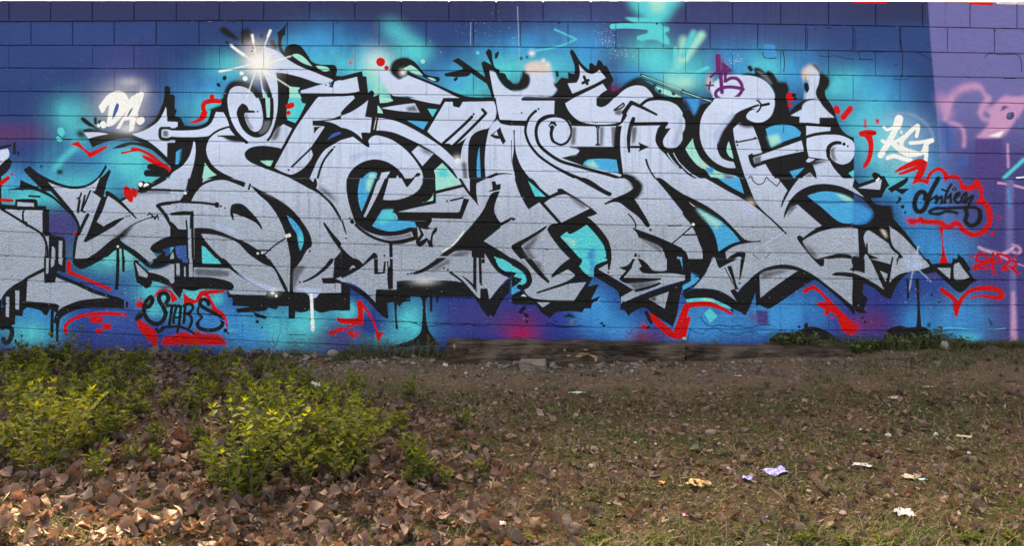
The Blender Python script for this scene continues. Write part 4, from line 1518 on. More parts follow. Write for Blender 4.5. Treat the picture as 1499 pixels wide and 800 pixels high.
# ------------------------------------------------------------------ organic materials
def leafy(name, cols, trans=0.0, rough=.75, scale=14.0, tcol=None, spec=.2, isl=1.7):
    m, nt, b = mat(name)
    oi = node(nt, 'ShaderNodeObjectInfo'); geo = node(nt, 'ShaderNodeNewGeometry')
    n = node(nt, 'ShaderNodeTexNoise', Scale=scale, Detail=3.0); link(nt, geo.outputs['Position'], n.inputs['Vector'])
    n2 = node(nt, 'ShaderNodeTexNoise', Scale=scale * 9, Detail=2.0); link(nt, geo.outputs['Position'], n2.inputs['Vector'])
    a = node(nt, 'ShaderNodeMath', operation='MULTIPLY_ADD'); link(nt, geo.outputs['Random Per Island'], a.inputs[0]); a.inputs[1].default_value = .85; link(nt, n.outputs[0], a.inputs[2])
    a1 = node(nt, 'ShaderNodeMath', operation='MULTIPLY_ADD'); link(nt, oi.outputs['Random'], a1.inputs[0]); a1.inputs[1].default_value = .55; link(nt, a.outputs[0], a1.inputs[2])
    a2 = node(nt, 'ShaderNodeMath', operation='MULTIPLY_ADD'); link(nt, n2.outputs[0], a2.inputs[0]); a2.inputs[1].default_value = .3; link(nt, a1.outputs[0], a2.inputs[2])
    mr = node(nt, 'ShaderNodeMapRange'); link(nt, a2.outputs[0], mr.inputs[0]); mr.inputs[1].default_value = .45; mr.inputs[2].default_value = isl
    st = [(i / (len(cols) - 1), c) for i, c in enumerate(cols)]
    r = ramp(nt, mr.outputs[0], st); link(nt, r.outputs[0], b.inputs['Base Color'])
    b.inputs['Roughness'].default_value = rough; b.inputs['Specular IOR Level'].default_value = spec
    bp = node(nt, 'ShaderNodeBump', Strength=.35, Distance=.003); link(nt, n2.outputs[0], bp.inputs['Height']); link(nt, bp.outputs[0], b.inputs['Normal'])
    if trans:
        t = node(nt, 'ShaderNodeBsdfTranslucent')
        mu = node(nt, 'ShaderNodeMix', data_type='RGBA', blend_type='MULTIPLY'); mu.inputs[0].default_value = 1.0
        link(nt, r.outputs[0], mu.inputs[6]); mu.inputs[7].default_value = (*(tcol or (1.6, 1.5, .5)), 1); link(nt, mu.outputs[2], t.inputs[0])
        mixs = node(nt, 'ShaderNodeMixShader'); mixs.inputs[0].default_value = trans
        out = [q for q in nt.nodes if q.type == 'OUTPUT_MATERIAL'][0]
        link(nt, b.outputs[0], mixs.inputs[1]); link(nt, t.outputs[0], mixs.inputs[2]); link(nt, mixs.outputs[0], out.inputs['Surface'])
    return m
M_DEAD = leafy('dead_leaf', [(.007, .005, .004), (.019, .012, .009), (.044, .028, .021), (.060, .041, .033), (.098, .065, .052), (.138, .093, .074), (.090, .042, .021), (.195, .134, .106)], .18, .7, 6.0, (1.3, 1.0, .75))
M_GREEN = leafy('shrub_leaf', [(.009, .017, .003), (.022, .038, .006), (.044, .066, .010), (.074, .096, .014), (.125, .132, .022)], .34, .75, 5.0, (1.9, 1.7, .45), .08)
M_WEED = leafy('weed_leaf', [(.018, .030, .012), (.038, .058, .020), (.062, .085, .028), (.085, .10, .032)], .25, .6, 9.0)
M_STEM = leafy('shrub_stem', [(.05, .034, .022), (.10, .07, .045), (.14, .11, .06)], 0, .8, 20.0)
M_GRASS = leafy('grass_blade', [(.008, .018, .003), (.018, .037, .006), (.034, .060, .010), (.052, .074, .015)], .3, .6, 1.6, (1.8, 1.7, .5))
M_STRAW = leafy('dry_straw', [(.042, .028, .018), (.085, .060, .038), (.14, .10, .066)], .1, .8, 4.0)

def big_mesh(name, verts, tris, tri_mat, mats):
    V = np.asarray(verts, np.float32).reshape(-1, 3); T = np.asarray(tris, np.int32).reshape(-1, 3)
    me = bpy.data.meshes.new(name)
    me.vertices.add(len(V)); me.vertices.foreach_set('co', V.ravel())
    me.loops.add(T.size); me.loops.foreach_set('vertex_index', T.ravel())
    me.polygons.add(len(T)); me.polygons.foreach_set('loop_start', np.arange(0, T.size, 3, dtype=np.int32))
    for m in mats: me.materials.append(m)
    me.polygons.foreach_set('material_index', np.asarray(tri_mat, np.int32))
    me.polygons.foreach_set('use_smooth', np.ones(len(T), bool)); me.update(calc_edges=True); me.validate(); return me

def rot_mats(rz, rx, ry):
    cz, sz, cx, sx, cy, sy = np.cos(rz), np.sin(rz), np.cos(rx), np.sin(rx), np.cos(ry), np.sin(ry)
    o, i = np.zeros_like(rz), np.ones_like(rz)
    Rz = np.stack([cz, -sz, o, sz, cz, o, o, o, i], -1).reshape(-1, 3, 3)
    Rx = np.stack([i, o, o, o, cx, -sx, o, sx, cx], -1).reshape(-1, 3, 3)
    Ry = np.stack([cy, o, sy, o, i, o, -sy, o, cy], -1).reshape(-1, 3, 3)
    return Rz @ Rx @ Ry

# ------------------------------------------------------------------ fallen leaves
def leaf_shape(seed):
    """a dry leaf about one unit long: lobed outline round a midrib, curled and buckled"""
    r = random.Random(seed)
    lob = r.choice([0, 0, 0, 2, 3]); n = 7
    wdt = r.uniform(.24, .40); curl = r.uniform(.3, 2.2) * r.choice([1, 1, -1]); bend = r.uniform(-.9, 1.3); fold = r.uniform(-.2, .5)
    V = []
    for i in range(n + 1):
        t = i / n
        w = wdt * max(0, 1 - abs(2 * t ** .85 - 1) ** 2.3) ** .6 * (1 + (r.uniform(.12, .3) * math.cos(lob * 2 * math.pi * t + r.uniform(0, 1)) if lob else 0)) + .012
        for s in (-1, -.5, 0, .5, 1):
            x = s * w * r.uniform(.94, 1.06); y = t - .5 + abs(s) * .08 * math.sin(5 * t)
            z = curl * x * x * 1.5 + fold * abs(x) + bend * (t - .5) ** 2 + r.uniform(-.045, .045)
            V.append((x, y, z))
    V += [(0, -.5, 0), (.012, -.78, .05), (-.012, -.78, .05)]
    F = []
    for i in range(n):
        for s in range(4):
            a = i * 5 + s; F += [(a, a + 1, a + 6), (a, a + 6, a + 5)]
    k = (n + 1) * 5; F.append((k, k + 1, k + 2))
    return np.array(V), np.array(F)
LEAVES = [leaf_shape(100 + i) for i in range(12)]
def _curl(i): r = random.Random(100 + i); r.choice([0, 0, 0, 2, 3]); r.uniform(.24, .40); return r.uniform(.3, 2.2)
_g = nrs.rand(80, 120)
def vn2(px, py):
    u, v = np.clip(px / 1499 * 26 + 6, 0, 110), np.clip((py - 480) / 320 * 16 + 3, 0, 70)
    i, j = u.astype(int), v.astype(int); f, g = u - i, v - j; f, g = f * f * (3 - 2 * f), g * g * (3 - 2 * g)
    return (_g[j, i] * (1 - f) + _g[j, i + 1] * f) * (1 - g) + (_g[j + 1, i] * (1 - f) + _g[j + 1, i + 1] * f) * g
LEAF_CURL = [_curl(i) for i in range(12)]
LEAF_NEAR = [(-2.3, -4.0, 'in the sunlit litter at the bank edge'), (-3.1, -3.4, 'below the tall sunlit shrub by the black ring'), (-1.4, -3.5, 'below the tallest shrub in the litter'), (-.7, -3.2, 'by the thick broken branch'), (-.2, -3.9, 'where the litter thins into grass'), (-1.9, -2.2, 'between the shrubs midway down the bank'), (-.5, -2.2, 'by the dark curved branch'), (-3, -1.4, 'close to the wall below the red dabs')]
def leaf_edge(py): return np.interp(py, [515, 545, 560, 600, 650, 700, 760, 800], [400, 440, 520, 660, 770, 815, 850, 870])
def leaf_weight(px, py):
    w = .98 * (1 - smooth01(-190, 160, px - leaf_edge(py) + 40 + 90 * (vn2(px, py) - .5)))
    w = np.maximum(w, .30)
    w = np.where((py < 575) & (px > 430), np.minimum(w, .06), w)
    w = np.maximum(w, .5 * np.exp(-((px - 1410) / 130) ** 2 - ((py - 690) / 70) ** 2))
    w = np.maximum(w, .42 * smooth01(600, 690, py))
    w = np.maximum(w, .34 * np.exp(-((px - 880) / 150) ** 2 - ((py - 720) / 70) ** 2))
    return w
cand = []
N = 47000
sy = nrs.uniform(-4.35, -.05, N); sx = nrs.uniform(-6.4, 6.4, N); szv = gz(sx, sy)
ppx, ppy = px_of(sx, sy, szv)
keep = (nrs.rand(N) < leaf_weight(ppx, ppy)) & (ppx > -520) & (ppx < 2020) & (ppy < 830)
lx, ly, lz, lpx, lpy = sx[keep], sy[keep], szv[keep], ppx[keep], ppy[keep]
n = len(lx)
lsize = np.where(nrs.rand(n) < .55, nrs.uniform(.014, .036, n), nrs.uniform(.034, .082, n)) * np.where(lpx > leaf_edge(lpy), .8, 1.0)
lrz, lrx, lry = nrs.uniform(0, 6.28, n), nrs.normal(0, .62, n), nrs.normal(0, .62, n)
lift = nrs.uniform(.002, .05, n) * np.where(lpx > leaf_edge(lpy), .25, 1.0)
lvar = nrs.randint(0, len(LEAVES), n)
shownpx = lsize * FPX / (ly + CAM_D)
inside = (lpx > 5) & (lpx < 1494) & (lpy < 797)
order = np.argsort(-(shownpx * inside)); top = set(order[:300].tolist())
leaf_me = [mesh('fallen_leaf', v.tolist(), f.tolist(), (M_DEAD,), smooth=True) for v, f in LEAVES]
for i in order[:300]:
    o = obj('fallen_leaf', leaf_me[lvar[i]], None, (lx[i], ly[i], lz[i] + lift[i] + .012), (lrx[i], lry[i], lrz[i]), (lsize[i],) * 3)
    size = 'large' if lsize[i] > .080 else ('broad' if lsize[i] > .072 else 'medium sized')
    form = 'upended' if abs(lrx[i]) + abs(lry[i]) > 1.25 else ('curled' if abs(LEAF_CURL[lvar[i]]) > 1.1 else 'flattish')
    near = min(LEAF_NEAR, key=lambda q: abs(q[0] - lx[i]) + abs(q[1] - ly[i]))[2] if lpx[i] < leaf_edge(lpy[i]) else 'on the thin grass beyond the leaf litter'
    tag(o, f'{size} {form} dry brown leaf {near}', 'leaf', 'large fallen leaves in the leaf litter')
VV, TT, o0 = [], [], 0
RM = rot_mats(lrz, lrx, lry)
for v in range(len(LEAVES)):
    sel = np.array([i for i in np.where(lvar == v)[0] if i not in top])
    if not len(sel): continue
    P, F = LEAVES[v]
    W = np.einsum('nij,kj->nki', RM[sel], P) * lsize[sel][:, None, None] + np.stack([lx[sel], ly[sel], lz[sel] + lift[sel]], -1)[:, None, :]
    VV.append(W.reshape(-1, 3)); TT.append((F[None] + (np.arange(len(sel)) * len(P))[:, None, None] + o0).reshape(-1, 3)); o0 += len(sel) * len(P)
VV, TT = np.concatenate(VV), np.concatenate(TT)
lit = obj('leaf_litter', big_mesh('leaf_litter', VV, TT, np.zeros(len(TT), int), (M_DEAD,)))
tag(lit, 'deep litter of dry brown fallen leaves under the shrubs', 'leaf litter', kind='stuff')

# crumbs of leaf, bark and twig trodden into the ground
N = 47000
sy = nrs.uniform(-4.35, -.12, N); sx = nrs.uniform(-6.4, 6.4, N); s_z = gz(sx, sy); ppx, ppy = px_of(sx, sy, s_z)
keep = (ppx > -520) & (ppx < 2020) & (nrs.rand(N) < np.where(ppy < 575, .30, .85)); sx, sy, s_z = sx[keep], sy[keep], s_z[keep]
n = len(sx)
L = .006 + nrs.gamma(2.0, .0062, n).clip(0, .035); Wd = L * nrs.uniform(.15, .8, n)
base = np.array([[-1, -.5, 0], [1, -.6, .25], [.8, .6, 0], [-.9, .5, .2]])
RM = rot_mats(nrs.uniform(0, 6.28, n), nrs.normal(0, .45, n), nrs.normal(0, .45, n))
P = base[None] * np.stack([L / 2, Wd / 2, L / 3], -1)[:, None, :]
W = np.einsum('nij,nkj->nki', RM, P) + np.stack([sx, sy, s_z + nrs.uniform(.002, .012, n)], -1)[:, None, :]
T = (np.array([[0, 1, 2], [0, 2, 3]])[None] + (np.arange(n) * 4)[:, None, None]).reshape(-1, 3)
tm = np.repeat((nrs.rand(n) < .12).astype(int), 2)
tag(obj('ground_debris', big_mesh('ground_debris', W.reshape(-1, 3), T, tm, (M_DEAD, M_STRAW))), 'fine crumbs of dead leaf and bark strewn over the bare earth', 'debris', kind='stuff')

# ------------------------------------------------------------------ thin grass
def grass_weight(px, py, gy):
    t = vn2(px, py)
    w = .8 * smooth01(.38, .66, t) + .10
    w = w * np.clip(2.6 * smooth01(.5, .8, vn2(px * 5.3 % 1499, 480 + (py * 4.1) % 320)), .25, 2.2)
    w = w * np.where(px > leaf_edge(py) - 30, 1.0, .22)
    w = w * np.where((py < 568) & (px > 420) & (px < 1180), .10, 1.0)
    w = w * (1 - .75 * np.exp(-((px - 1330) / 60) ** 2 - ((py - 700) / 50) ** 2))
    w = np.maximum(w, .5 * np.exp(-((px - 90) / 70) ** 2 - ((py - 775) / 30) ** 2))
    w = np.maximum(w, .8 * np.exp(-((px - 500) / 110) ** 2 - ((py - 572) / 14) ** 2))
    w = np.maximum(w, .95 * smooth01(765, 795, py) * (px > 850))
    w = np.maximum(w, .35 * smooth01(-.30, -.08, gy) * (px > 640))
    return w
N = 270000
sy = nrs.uniform(-4.4, -.05, N); sx = nrs.uniform(-6.4, 6.4, N); s_z = gz(sx, sy); ppx, ppy = px_of(sx, sy, s_z)
keep = (ppx > -520) & (ppx < 2020) & (ppy < 840) & (nrs.rand(N) < grass_weight(ppx, ppy, sy)); sx, sy, s_z, ppy = sx[keep], sy[keep], s_z[keep], ppy[keep]
n = len(sx)
h = nrs.gamma(2.2, .0088, n) + .006; h = np.where(ppy > 770, h * 1.25, h)
ang = nrs.uniform(0, 6.28, n); lean = nrs.uniform(.4, 2.6, n) * h; wd = nrs.uniform(.0012, .0028, n)
dx, dy = np.cos(ang), np.sin(ang)
B = np.stack([sx, sy, s_z - .003], -1); side = np.stack([-dy * wd, dx * wd, 0 * wd], -1)
mid = B + np.stack([dx * lean * .35, dy * lean * .35, h * .62], -1); tip = B + np.stack([dx * lean, dy * lean, h * .95], -1)
V = np.stack([B - side, B + side, mid - side * .8, mid + side * .8, tip], 1).reshape(-1, 3)
T = (np.array([[0, 1, 3], [0, 3, 2], [2, 3, 4]])[None] + (np.arange(n) * 5)[:, None, None]).reshape(-1, 3)
tm = np.repeat((nrs.rand(n) < .27).astype(int), 3)
tag(obj('grass', big_mesh('grass', V, T, tm, (M_GRASS, M_STRAW))), 'short patchy grass with dry straw growing through the bare earth', 'grass', kind='stuff')
print('leaves', len(lx), 'grass', n)

# ------------------------------------------------------------------ shrubs
def tube(path, r0, r1, k=5):
    V, F = [], []
    m = len(path)
    for i, p in enumerate(path):
        a = Vector(path[max(0, i - 1)]); c = Vector(path[min(m - 1, i + 1)]); d = (c - a).normalized()
        u = d.orthogonal().normalized(); w = d.cross(u); r = r0 + (r1 - r0) * i / (m - 1)
        for q in range(k):
            t = 2 * math.pi * q / k; V.append(tuple(Vector(p) + (u * math.cos(t) + w * math.sin(t)) * r))
    for i in range(m - 1):
        for q in range(k):
            a, b_ = i * k + q, i * k + (q + 1) % k; F.append((a, b_, b_ + k, a + k))
    V.append(tuple(path[-1])); e = len(V) - 1
    for q in range(k): F.append(((m - 1) * k + q, (m - 1) * k + (q + 1) % k, e))
    V.append(tuple(path[0])); e = len(V) - 1
    for q in range(k): F.append(((q + 1) % k, q, e))
    return V, F
class MB:
    def __init__(s): s.V, s.F, s.M = [], [], []
    def add(s, V, F, mi=0):
        o = len(s.V); s.V += [tuple(v) for v in V]; s.F += [tuple(i + o for i in f) for f in F]; s.M += [mi] * len(F)
    def mesh(s, name, mats, smooth=False): return mesh(name, s.V, s.F, mats, midx=s.M, smooth=smooth)
def leaf_at(mb, p, d, up, L, W, r, mi=0):
    """one oval leaf with a fold along its midrib"""
    d = d.normalized(); s = d.cross(up)
    if s.length < 1e-3: s = d.orthogonal()
    s.normalize(); nn = s.cross(d).normalized()
    V = [p, p + d * L * .32 + s * W * .5 + nn * W * .16, p + d * L * .70 + s * W * .40 + nn * W * .14, p + d * L - nn * L * .08,
         p + d * L * .70 - s * W * .40 + nn * W * .14, p + d * L * .32 - s * W * .5 + nn * W * .16, p + d * L * .5]
    mb.add(V, [(0, 1, 6), (1, 2, 6), (2, 3, 6), (3, 4, 6), (4, 5, 6), (5, 0, 6)], mi)
def make_shrub(seed, nst, H, spread, lsz):
    r = random.Random(seed); st, fo = MB(), MB()
    for _ in range(nst):
        a = r.uniform(0, 6.283); b0 = Vector((r.uniform(-1, 1) * spread * .35, r.uniform(-1, 1) * spread * .35, -.02))
        h = H * r.uniform(.55, 1.08); out = Vector((math.cos(a), math.sin(a), 0)) * spread * r.uniform(.1, .9)
        bow = Vector((r.uniform(-1, 1), r.uniform(-1, 1), 0)) * .04
        path = [b0 + out * (t ** 1.4) + bow * math.sin(math.pi * t) + Vector((0, 0, h * t)) for t in [i / 7 for i in range(8)]]
        V, F = tube(path, .0032, .0012, 5); st.add(V, F)
        nn = int(h / .024); ph = r.uniform(0, 6.28)
        for j in range(2, nn + 1):
            t = j / nn; f = t * 7; i = min(6, int(f)); p = path[i].lerp(path[i + 1], f - i); ax = (path[i + 1] - path[i]).normalized()
            ph += 1.57 + r.uniform(-.3, .3)
            if t < .22 and r.random() < .6: continue
            for s in (0, math.pi):
                if r.random() < .12: continue
                q = ph + s; o = Vector((math.cos(q), math.sin(q), 0))
                dirv = (o * r.uniform(.7, 1.1) + ax * r.uniform(.15, .75) + Vector((0, 0, r.uniform(-.25, .2))))
                L = lsz * r.uniform(.65, 1.25) * (1.05 - .35 * t)
                leaf_at(fo, p, dirv, Vector((0, 0, 1)), L, L * r.uniform(.5, .68), r)
        for s in range(4):
            q = ph + s * 1.57; leaf_at(fo, path[-1], Vector((math.cos(q), math.sin(q), r.uniform(1.0, 2.2))), Vector((0, 0, 1)), lsz * r.uniform(.5, .8), lsz * .28, r)
        # a side shoot, and here and there a dead bare stalk
        if r.random() < .22:
            q = r.uniform(0, 6.28); o2 = Vector((math.cos(q), math.sin(q), 0)) * spread * r.uniform(.3, 1.1)
            V, F = tube([b0 + o2 * t + Vector((0, 0, h * r.uniform(.8, 1.15) * t)) for t in (0, .4, .75, 1)], .0028, .001, 4); st.add(V, F)
        if r.random() < .7:
            i = r.randint(2, 4); q = r.uniform(0, 6.28); d0 = Vector((math.cos(q), math.sin(q), .8)) * h * .35
            sp = [path[i] + d0 * t + Vector((0, 0, .03 * t * t)) for t in (0, .33, .66, 1)]
            V, F = tube(sp, .0018, .0009, 4); st.add(V, F)
            for t in (.3, .45, .6, .75, .9, 1.0):
                p = sp[0].lerp(sp[-1], t)
                for s in (0, math.pi):
                    w = q + 1.57 + s; leaf_at(fo, p, Vector((math.cos(w), math.sin(w), r.uniform(0, .7))), Vector((0, 0, 1)), lsz * r.uniform(.6, 1), lsz * r.uniform(.3, .5), r)
    return st.mesh('stem', (M_STEM,), True), fo.mesh('foliage', (M_GREEN,))
SHR = [make_shrub(40 + i, [6, 8, 10, 7, 9, 5, 11, 3][i], [.26, .30, .36, .22, .33, .24, .40, .16][i], [.15, .19, .21, .17, .19, .11, .23, .06][i], .052) for i in range(8)]
SHH = [.26, .30, .36, .22, .33, .24, .40, .16]
SHRUBS = [(12, 548, 44), (48, 560, 56), (96, 545, 66), (118, 552, 60), (150, 570, 52), (188, 548, 36), (14, 612, 74), (40, 630, 70), (62, 694, 135), (92, 650, 86), (128, 612, 66),
          (160, 640, 64), (110, 590, 60), (60, 590, 60), (20, 590, 60), (205, 612, 50), (236, 545, 40), (215, 540, 34), (268, 536, 34), (300, 548, 40), (322, 566, 48), (282, 610, 56), (250, 716, 54), (188, 690, 44), (136, 712, 60),
          (334, 640, 66), (348, 738, 150), (322, 726, 90), (384, 700, 140), (404, 672, 110), (424, 640, 90), (436, 604, 74), (440, 716, 56), (372, 604, 74), (350, 590, 60), (465, 652, 66), (484, 700, 92),
          (512, 690, 104), (500, 660, 90), (528, 640, 66), (548, 616, 56), (505, 606, 58), (470, 600, 50), (565, 580, 34), (596, 588, 36), (604, 690, 70), (640, 660, 64), (622, 706, 50),
          (682, 630, 32), (590, 722, 34), (410, 580, 50), (390, 555, 46), (80, 570, 60), (150, 600, 56), (176, 580, 44), (240, 580, 40), (140, 655, 60), (228, 660, 46), (664, 690, 44), (700, 700, 30), (290, 660, 44), (535, 590, 30),
          (30, 545, 52), (70, 550, 60), (132, 548, 52), (165, 556, 46), (5, 575, 56), (36, 600, 62), (75, 620, 70), (105, 630, 66), (145, 625, 60), (180, 615, 52), (25, 660, 66), (110, 668, 56), (200, 560, 40), (212, 590, 44),
          (252, 536, 34), (285, 540, 36), (335, 545, 36), (360, 560, 50), (345, 620, 70), (365, 650, 80), (400, 620, 80), (420, 690, 84), (455, 690, 66), (455, 620, 60), (490, 630, 60), (530, 670, 80), (400, 745, 60), (370, 720, 96), (550, 650, 50), (575, 605, 40), (580, 640, 44), (445, 575, 40), (480, 575, 34), (520, 572, 30), (300, 590, 44), (265, 630, 44), (310, 690, 50), (88, 690, 50), (40, 672, 70)]
_r = random.Random(5)
for _ in range(60):
    _y = _r.uniform(548, 715); _x = _r.uniform(0, 420 + (_y - 548) * 1.6)
    SHRUBS.append((_x, _y, _r.uniform(18, 40)))
for _ in range(26):
    SHRUBS.append((_r.uniform(-320, -8), _r.uniform(545, 690), _r.uniform(35, 75)))
SHRUBS = [q for i, q in enumerate(SHRUBS) if not (i % 3 == 1 and 130 < q[0] < 700 and q[2] < 84)]
SHRUBS += [(px, 797, h) for px, h in ((868, 14), (1175, 20), (1190, 15), (1238, 14), (1290, 13), (1415, 19), (1432, 15), (1480, 18), (960, 12), (780, 13))]
for i, (px, py, hp) in enumerate(SHRUBS):
    x, y, z = on_ground(px, py); hm = hp * (y + CAM_D) / FPX
    v = min(range(8), key=lambda q: abs(SHH[q] - hm) + rng.uniform(0, .09))
    sc = hm / SHH[v]
    root = empty('shrub', (x, y, z)); root.rotation_euler = (0, 0, rng.uniform(0, 6.28)); root.scale = (max(.6, min(1.1, sc)), max(.6, min(1.1, sc)), sc)
    tag(obj('stems', SHR[v][0], root), kind='stuff'); obj('foliage', SHR[v][1], root)
    size = 'tall bushy yellow green' if hp >= 84 else ('tiny leafy' if hp <= 36 else ('low green' if hp <= 50 else 'leafy green'))
    row = 'near the wall' if y > -1.6 else ('midway down the bank' if y > -2.7 else 'at the bank foot')
    ft = min(((-4.1, 'the black painted ring'), (-3.55, 'the long black drips'), (-3.1, 'the red dabs'), (-2.6, 'the black tag on red paint'), (-2.0, 'the cyan spray'), (-1.6, 'the white drip'), (-1.15, 'the red zigzag'), (-.65, 'the black tree shaped drip'), (.3, 'the rotten beam'), (1.1, 'the dark sleeper'), (1.9, 'the painted black mounds')), key=lambda q: abs(q[0] - x))[1]
    if px > 760: size, row = 'tiny sunlit yellow green', 'on the thin grass'
    tag(root, f'{size} shrub {row}, opposite {ft}', 'shrub', 'shrubs on the leafy bank')

# ------------------------------------------------------------------ weeds along the foot of the wall
def make_weed(seed, rad, H, cnt, feathery):
    r = random.Random(seed); fo = MB(); st = MB()
    for _ in range(cnt):
        a = r.uniform(0, 6.28); q = math.sqrt(r.random()) * rad; b0 = Vector((math.cos(a) * q, math.sin(a) * q * .5, -.01))
        h = H * r.uniform(.45, 1.0) * (1 - .5 * (q / rad) ** 2); d = Vector((r.uniform(-.5, .5), r.uniform(-.5, .5), 1))
        tip = b0 + d.normalized() * h
        V, F = tube([b0, b0.lerp(tip, .5) + Vector((r.uniform(-.01, .01), 0, 0)), tip], .0016, .0008, 4); st.add(V, F)
        m = 10 if feathery else 6
        for j in range(m):
            t = .2 + .8 * j / (m - 1); p = b0.lerp(tip, t); w = r.uniform(0, 6.28); L = (.018 if feathery else .038) * r.uniform(.6, 1.3)
            leaf_at(fo, p, Vector((math.cos(w), math.sin(w), r.uniform(-.2, .6))), Vector((0, 0, 1)), L, L * (.35 if feathery else .6), r)
    return st.mesh('stem', (M_STEM,)), fo.mesh('foliage', (M_WEED,))
WD = [make_weed(70, .17, .12, 60, True), make_weed(71, .16, .11, 34, False), make_weed(72, .10, .10, 22, True), make_weed(73, .14, .13, 26, False)]
WEEDS = [(548, 524, 1.7, 0, 'feathery grey green weed mound against the wall left of the painted black drip'), (505, 525, 1.1, 2, ''), (578, 524, 1.2, 0, ''), (525, 525, 1.2, 0, ''), (608, 522, 1.5, 2, ''), (640, 522, 1.6, 0, 'feathery weed clump at the end of the timber beam'), (625, 531, .6, 1, ''),
         (1008, 512, .9, 1, ''), (1035, 512, .8, 3, ''), (1052, 508, .6, 2, ''), (1160, 508, 1.2, 1, 'broad leaved weed in front of the painted black mound'), (1180, 508, 1.0, 3, ''), (1245, 511, 1.3, 0, ''), (1262, 510, 1.1, 1, ''), (1290, 512, 1.0, 3, ''), (1312, 511, 1.2, 0, ''), (1338, 512, 1.1, 1, ''),
         (1362, 511, 1.4, 3, ''), (1384, 512, 1.2, 0, ''), (1405, 514, 1.0, 1, ''), (1430, 516, .8, 2, ''), (1455, 516, .7, 0, ''), (1478, 516, .9, 2, ''), (1497, 515, .8, 3, ''), (700, 508, .45, 2, ''), (415, 528, .8, 2, ''), (440, 527, .7, 0, ''), (375, 528, .8, 2, ''), (345, 528, .7, 0, ''), (475, 524, .6, 2, '')]
for px, py, sc, v, lb in WEEDS:
    y = -.07 - rng.random() * .12; x = (px - 749.5) / FPX * (y + CAM_D); z = float(gz(x, y))
    root = empty('weed', (x, y, z)); root.rotation_euler = (0, 0, rng.uniform(-.4, .4)); root.scale = (sc,) * 3
    tag(obj('stems', WD[v][0], root), kind='stuff'); obj('foliage', WD[v][1], root)
    tag(root, lb or ('low green weed rooted at the foot of the purple painted wall end' if px > 1200 else 'small green weed tuft at the foot of the painted wall'), 'weed', 'weeds along the foot of the wall')

# bare twig standing up out of the shrubs
x, y, z = on_ground(380, 562)
tw = MB(); s = (y + CAM_D) / FPX
def tp(px, py): return Vector(((px - 380) * s, 0, (562 - py) * s))
for pts, r0 in (([tp(380, 570), tp(385, 545) + Vector((0, .01, 0)), tp(397, 518), tp(405, 503), tp(409, 490), tp(412, 477)], .006), ([tp(403, 507), tp(398, 495), tp(401, 487)], .003), ([tp(401, 510), tp(393, 500) + Vector((0, -.02, 0)), tp(389, 488)], .0025)):
    V, F = tube(pts, r0, .0014, 6); tw.add(V, F)
t = obj('bare_twig', tw.mesh('bare_twig', (M_STEM,), True), None, (x, y, z)); tag(t, 'bare forked grey brown twig standing upright among the shrubs', 'twig')

# ------------------------------------------------------------------ weathered timber beams
def wood(name, dark, mid, light):
    m, nt, b = mat(name)
    tc = node(nt, 'ShaderNodeTexCoord'); mp = node(nt, 'ShaderNodeMapping'); link(nt, tc.outputs['Object'], mp.inputs[0]); mp.inputs['Scale'].default_value = (1.6, 34, 34)
    n = node(nt, 'ShaderNodeTexNoise', Scale=2.2, Detail=12.0, Roughness=.78, Distortion=.35); link(nt, mp.outputs[0], n.inputs['Vector'])
    n2 = node(nt, 'ShaderNodeTexNoise', Scale=5.0, Detail=4.0); link(nt, tc.outputs['Object'], n2.inputs['Vector'])
    a = node(nt, 'ShaderNodeMath', operation='MULTIPLY_ADD'); link(nt, n2.outputs[0], a.inputs[0]); a.inputs[1].default_value = .5; link(nt, n.outputs[0], a.inputs[2])
    r = ramp(nt, a.outputs[0], [(.64, dark), (.74, mid), (.86, light)]); link(nt, r.outputs[0], b.inputs['Base Color'])
    b.inputs['Roughness'].default_value = .9; b.inputs['Specular IOR Level'].default_value = .12
    bp = node(nt, 'ShaderNodeBump', Strength=.9, Distance=.012); link(nt, n.outputs[0], bp.inputs['Height']); link(nt, bp.outputs[0], b.inputs['Normal'])
    return m
M_WOOD = wood('weathered_timber', (.013, .008, .006), (.046, .030, .021), (.110, .080, .060))
M_WOODP = wood('rotten_wood', (.10, .055, .03), (.24, .15, .085), (.40, .29, .19))
def timber(name, px0, px1, pytop0, pytop1, yfront, depth, h, label, seed):
    r = random.Random(seed); d = yfront + CAM_D
    x0, x1 = (px0 - 749.5) / FPX * d, (px1 - 749.5) / FPX * d
    zt0, zt1 = CAM_H - (pytop0 - HOR_Y) / FPX * d, CAM_H - (pytop1 - HOR_Y) / FPX * d
    n = max(8, int((x1 - x0) / .06)); V, F = [], []
    prof = [(0, -1.0), (0, -.72), (0, -.45), (0, -.2), (.008, -.05), (.03, 0), (.5, .0), (.95, 0), (1, -.08), (1, -1.0)]
    k = len(prof)
    for i in range(n + 1):
        t = i / n; zt = zt0 + (zt1 - zt0) * t
        for q, (u, v) in enumerate(prof):
            jx = 0 if 0 < i < n else r.uniform(-.012, .012)
            cr = -.012 if q in (2,) and mnoise.noise(Vector((t * 9, seed, 0))) > .05 else 0
            V.append((x0 + (x1 - x0) * t + jx - x0, u * depth - cr * 1.0 + mnoise.noise(Vector((t * 14, q * .9, seed))) * .009 + r.uniform(-.002, .002), zt + v * h + mnoise.noise(Vector((t * 8 + 5, q * .4, seed))) * .012))
    for i in range(n):
        for q in range(k - 1):
            a = i * k + q; F.append((a, a + k, a + k + 1, a + 1))
    F.append(tuple(range(k))); F.append(tuple(reversed(range(n * k, n * k + k))))
    root = obj(name, None, None, (x0, yfront, 0)); obj('timber', mesh('timber', V, F, (M_WOOD,)), root)
    tag(root, label, 'beam'); return root, x0, d, zt0
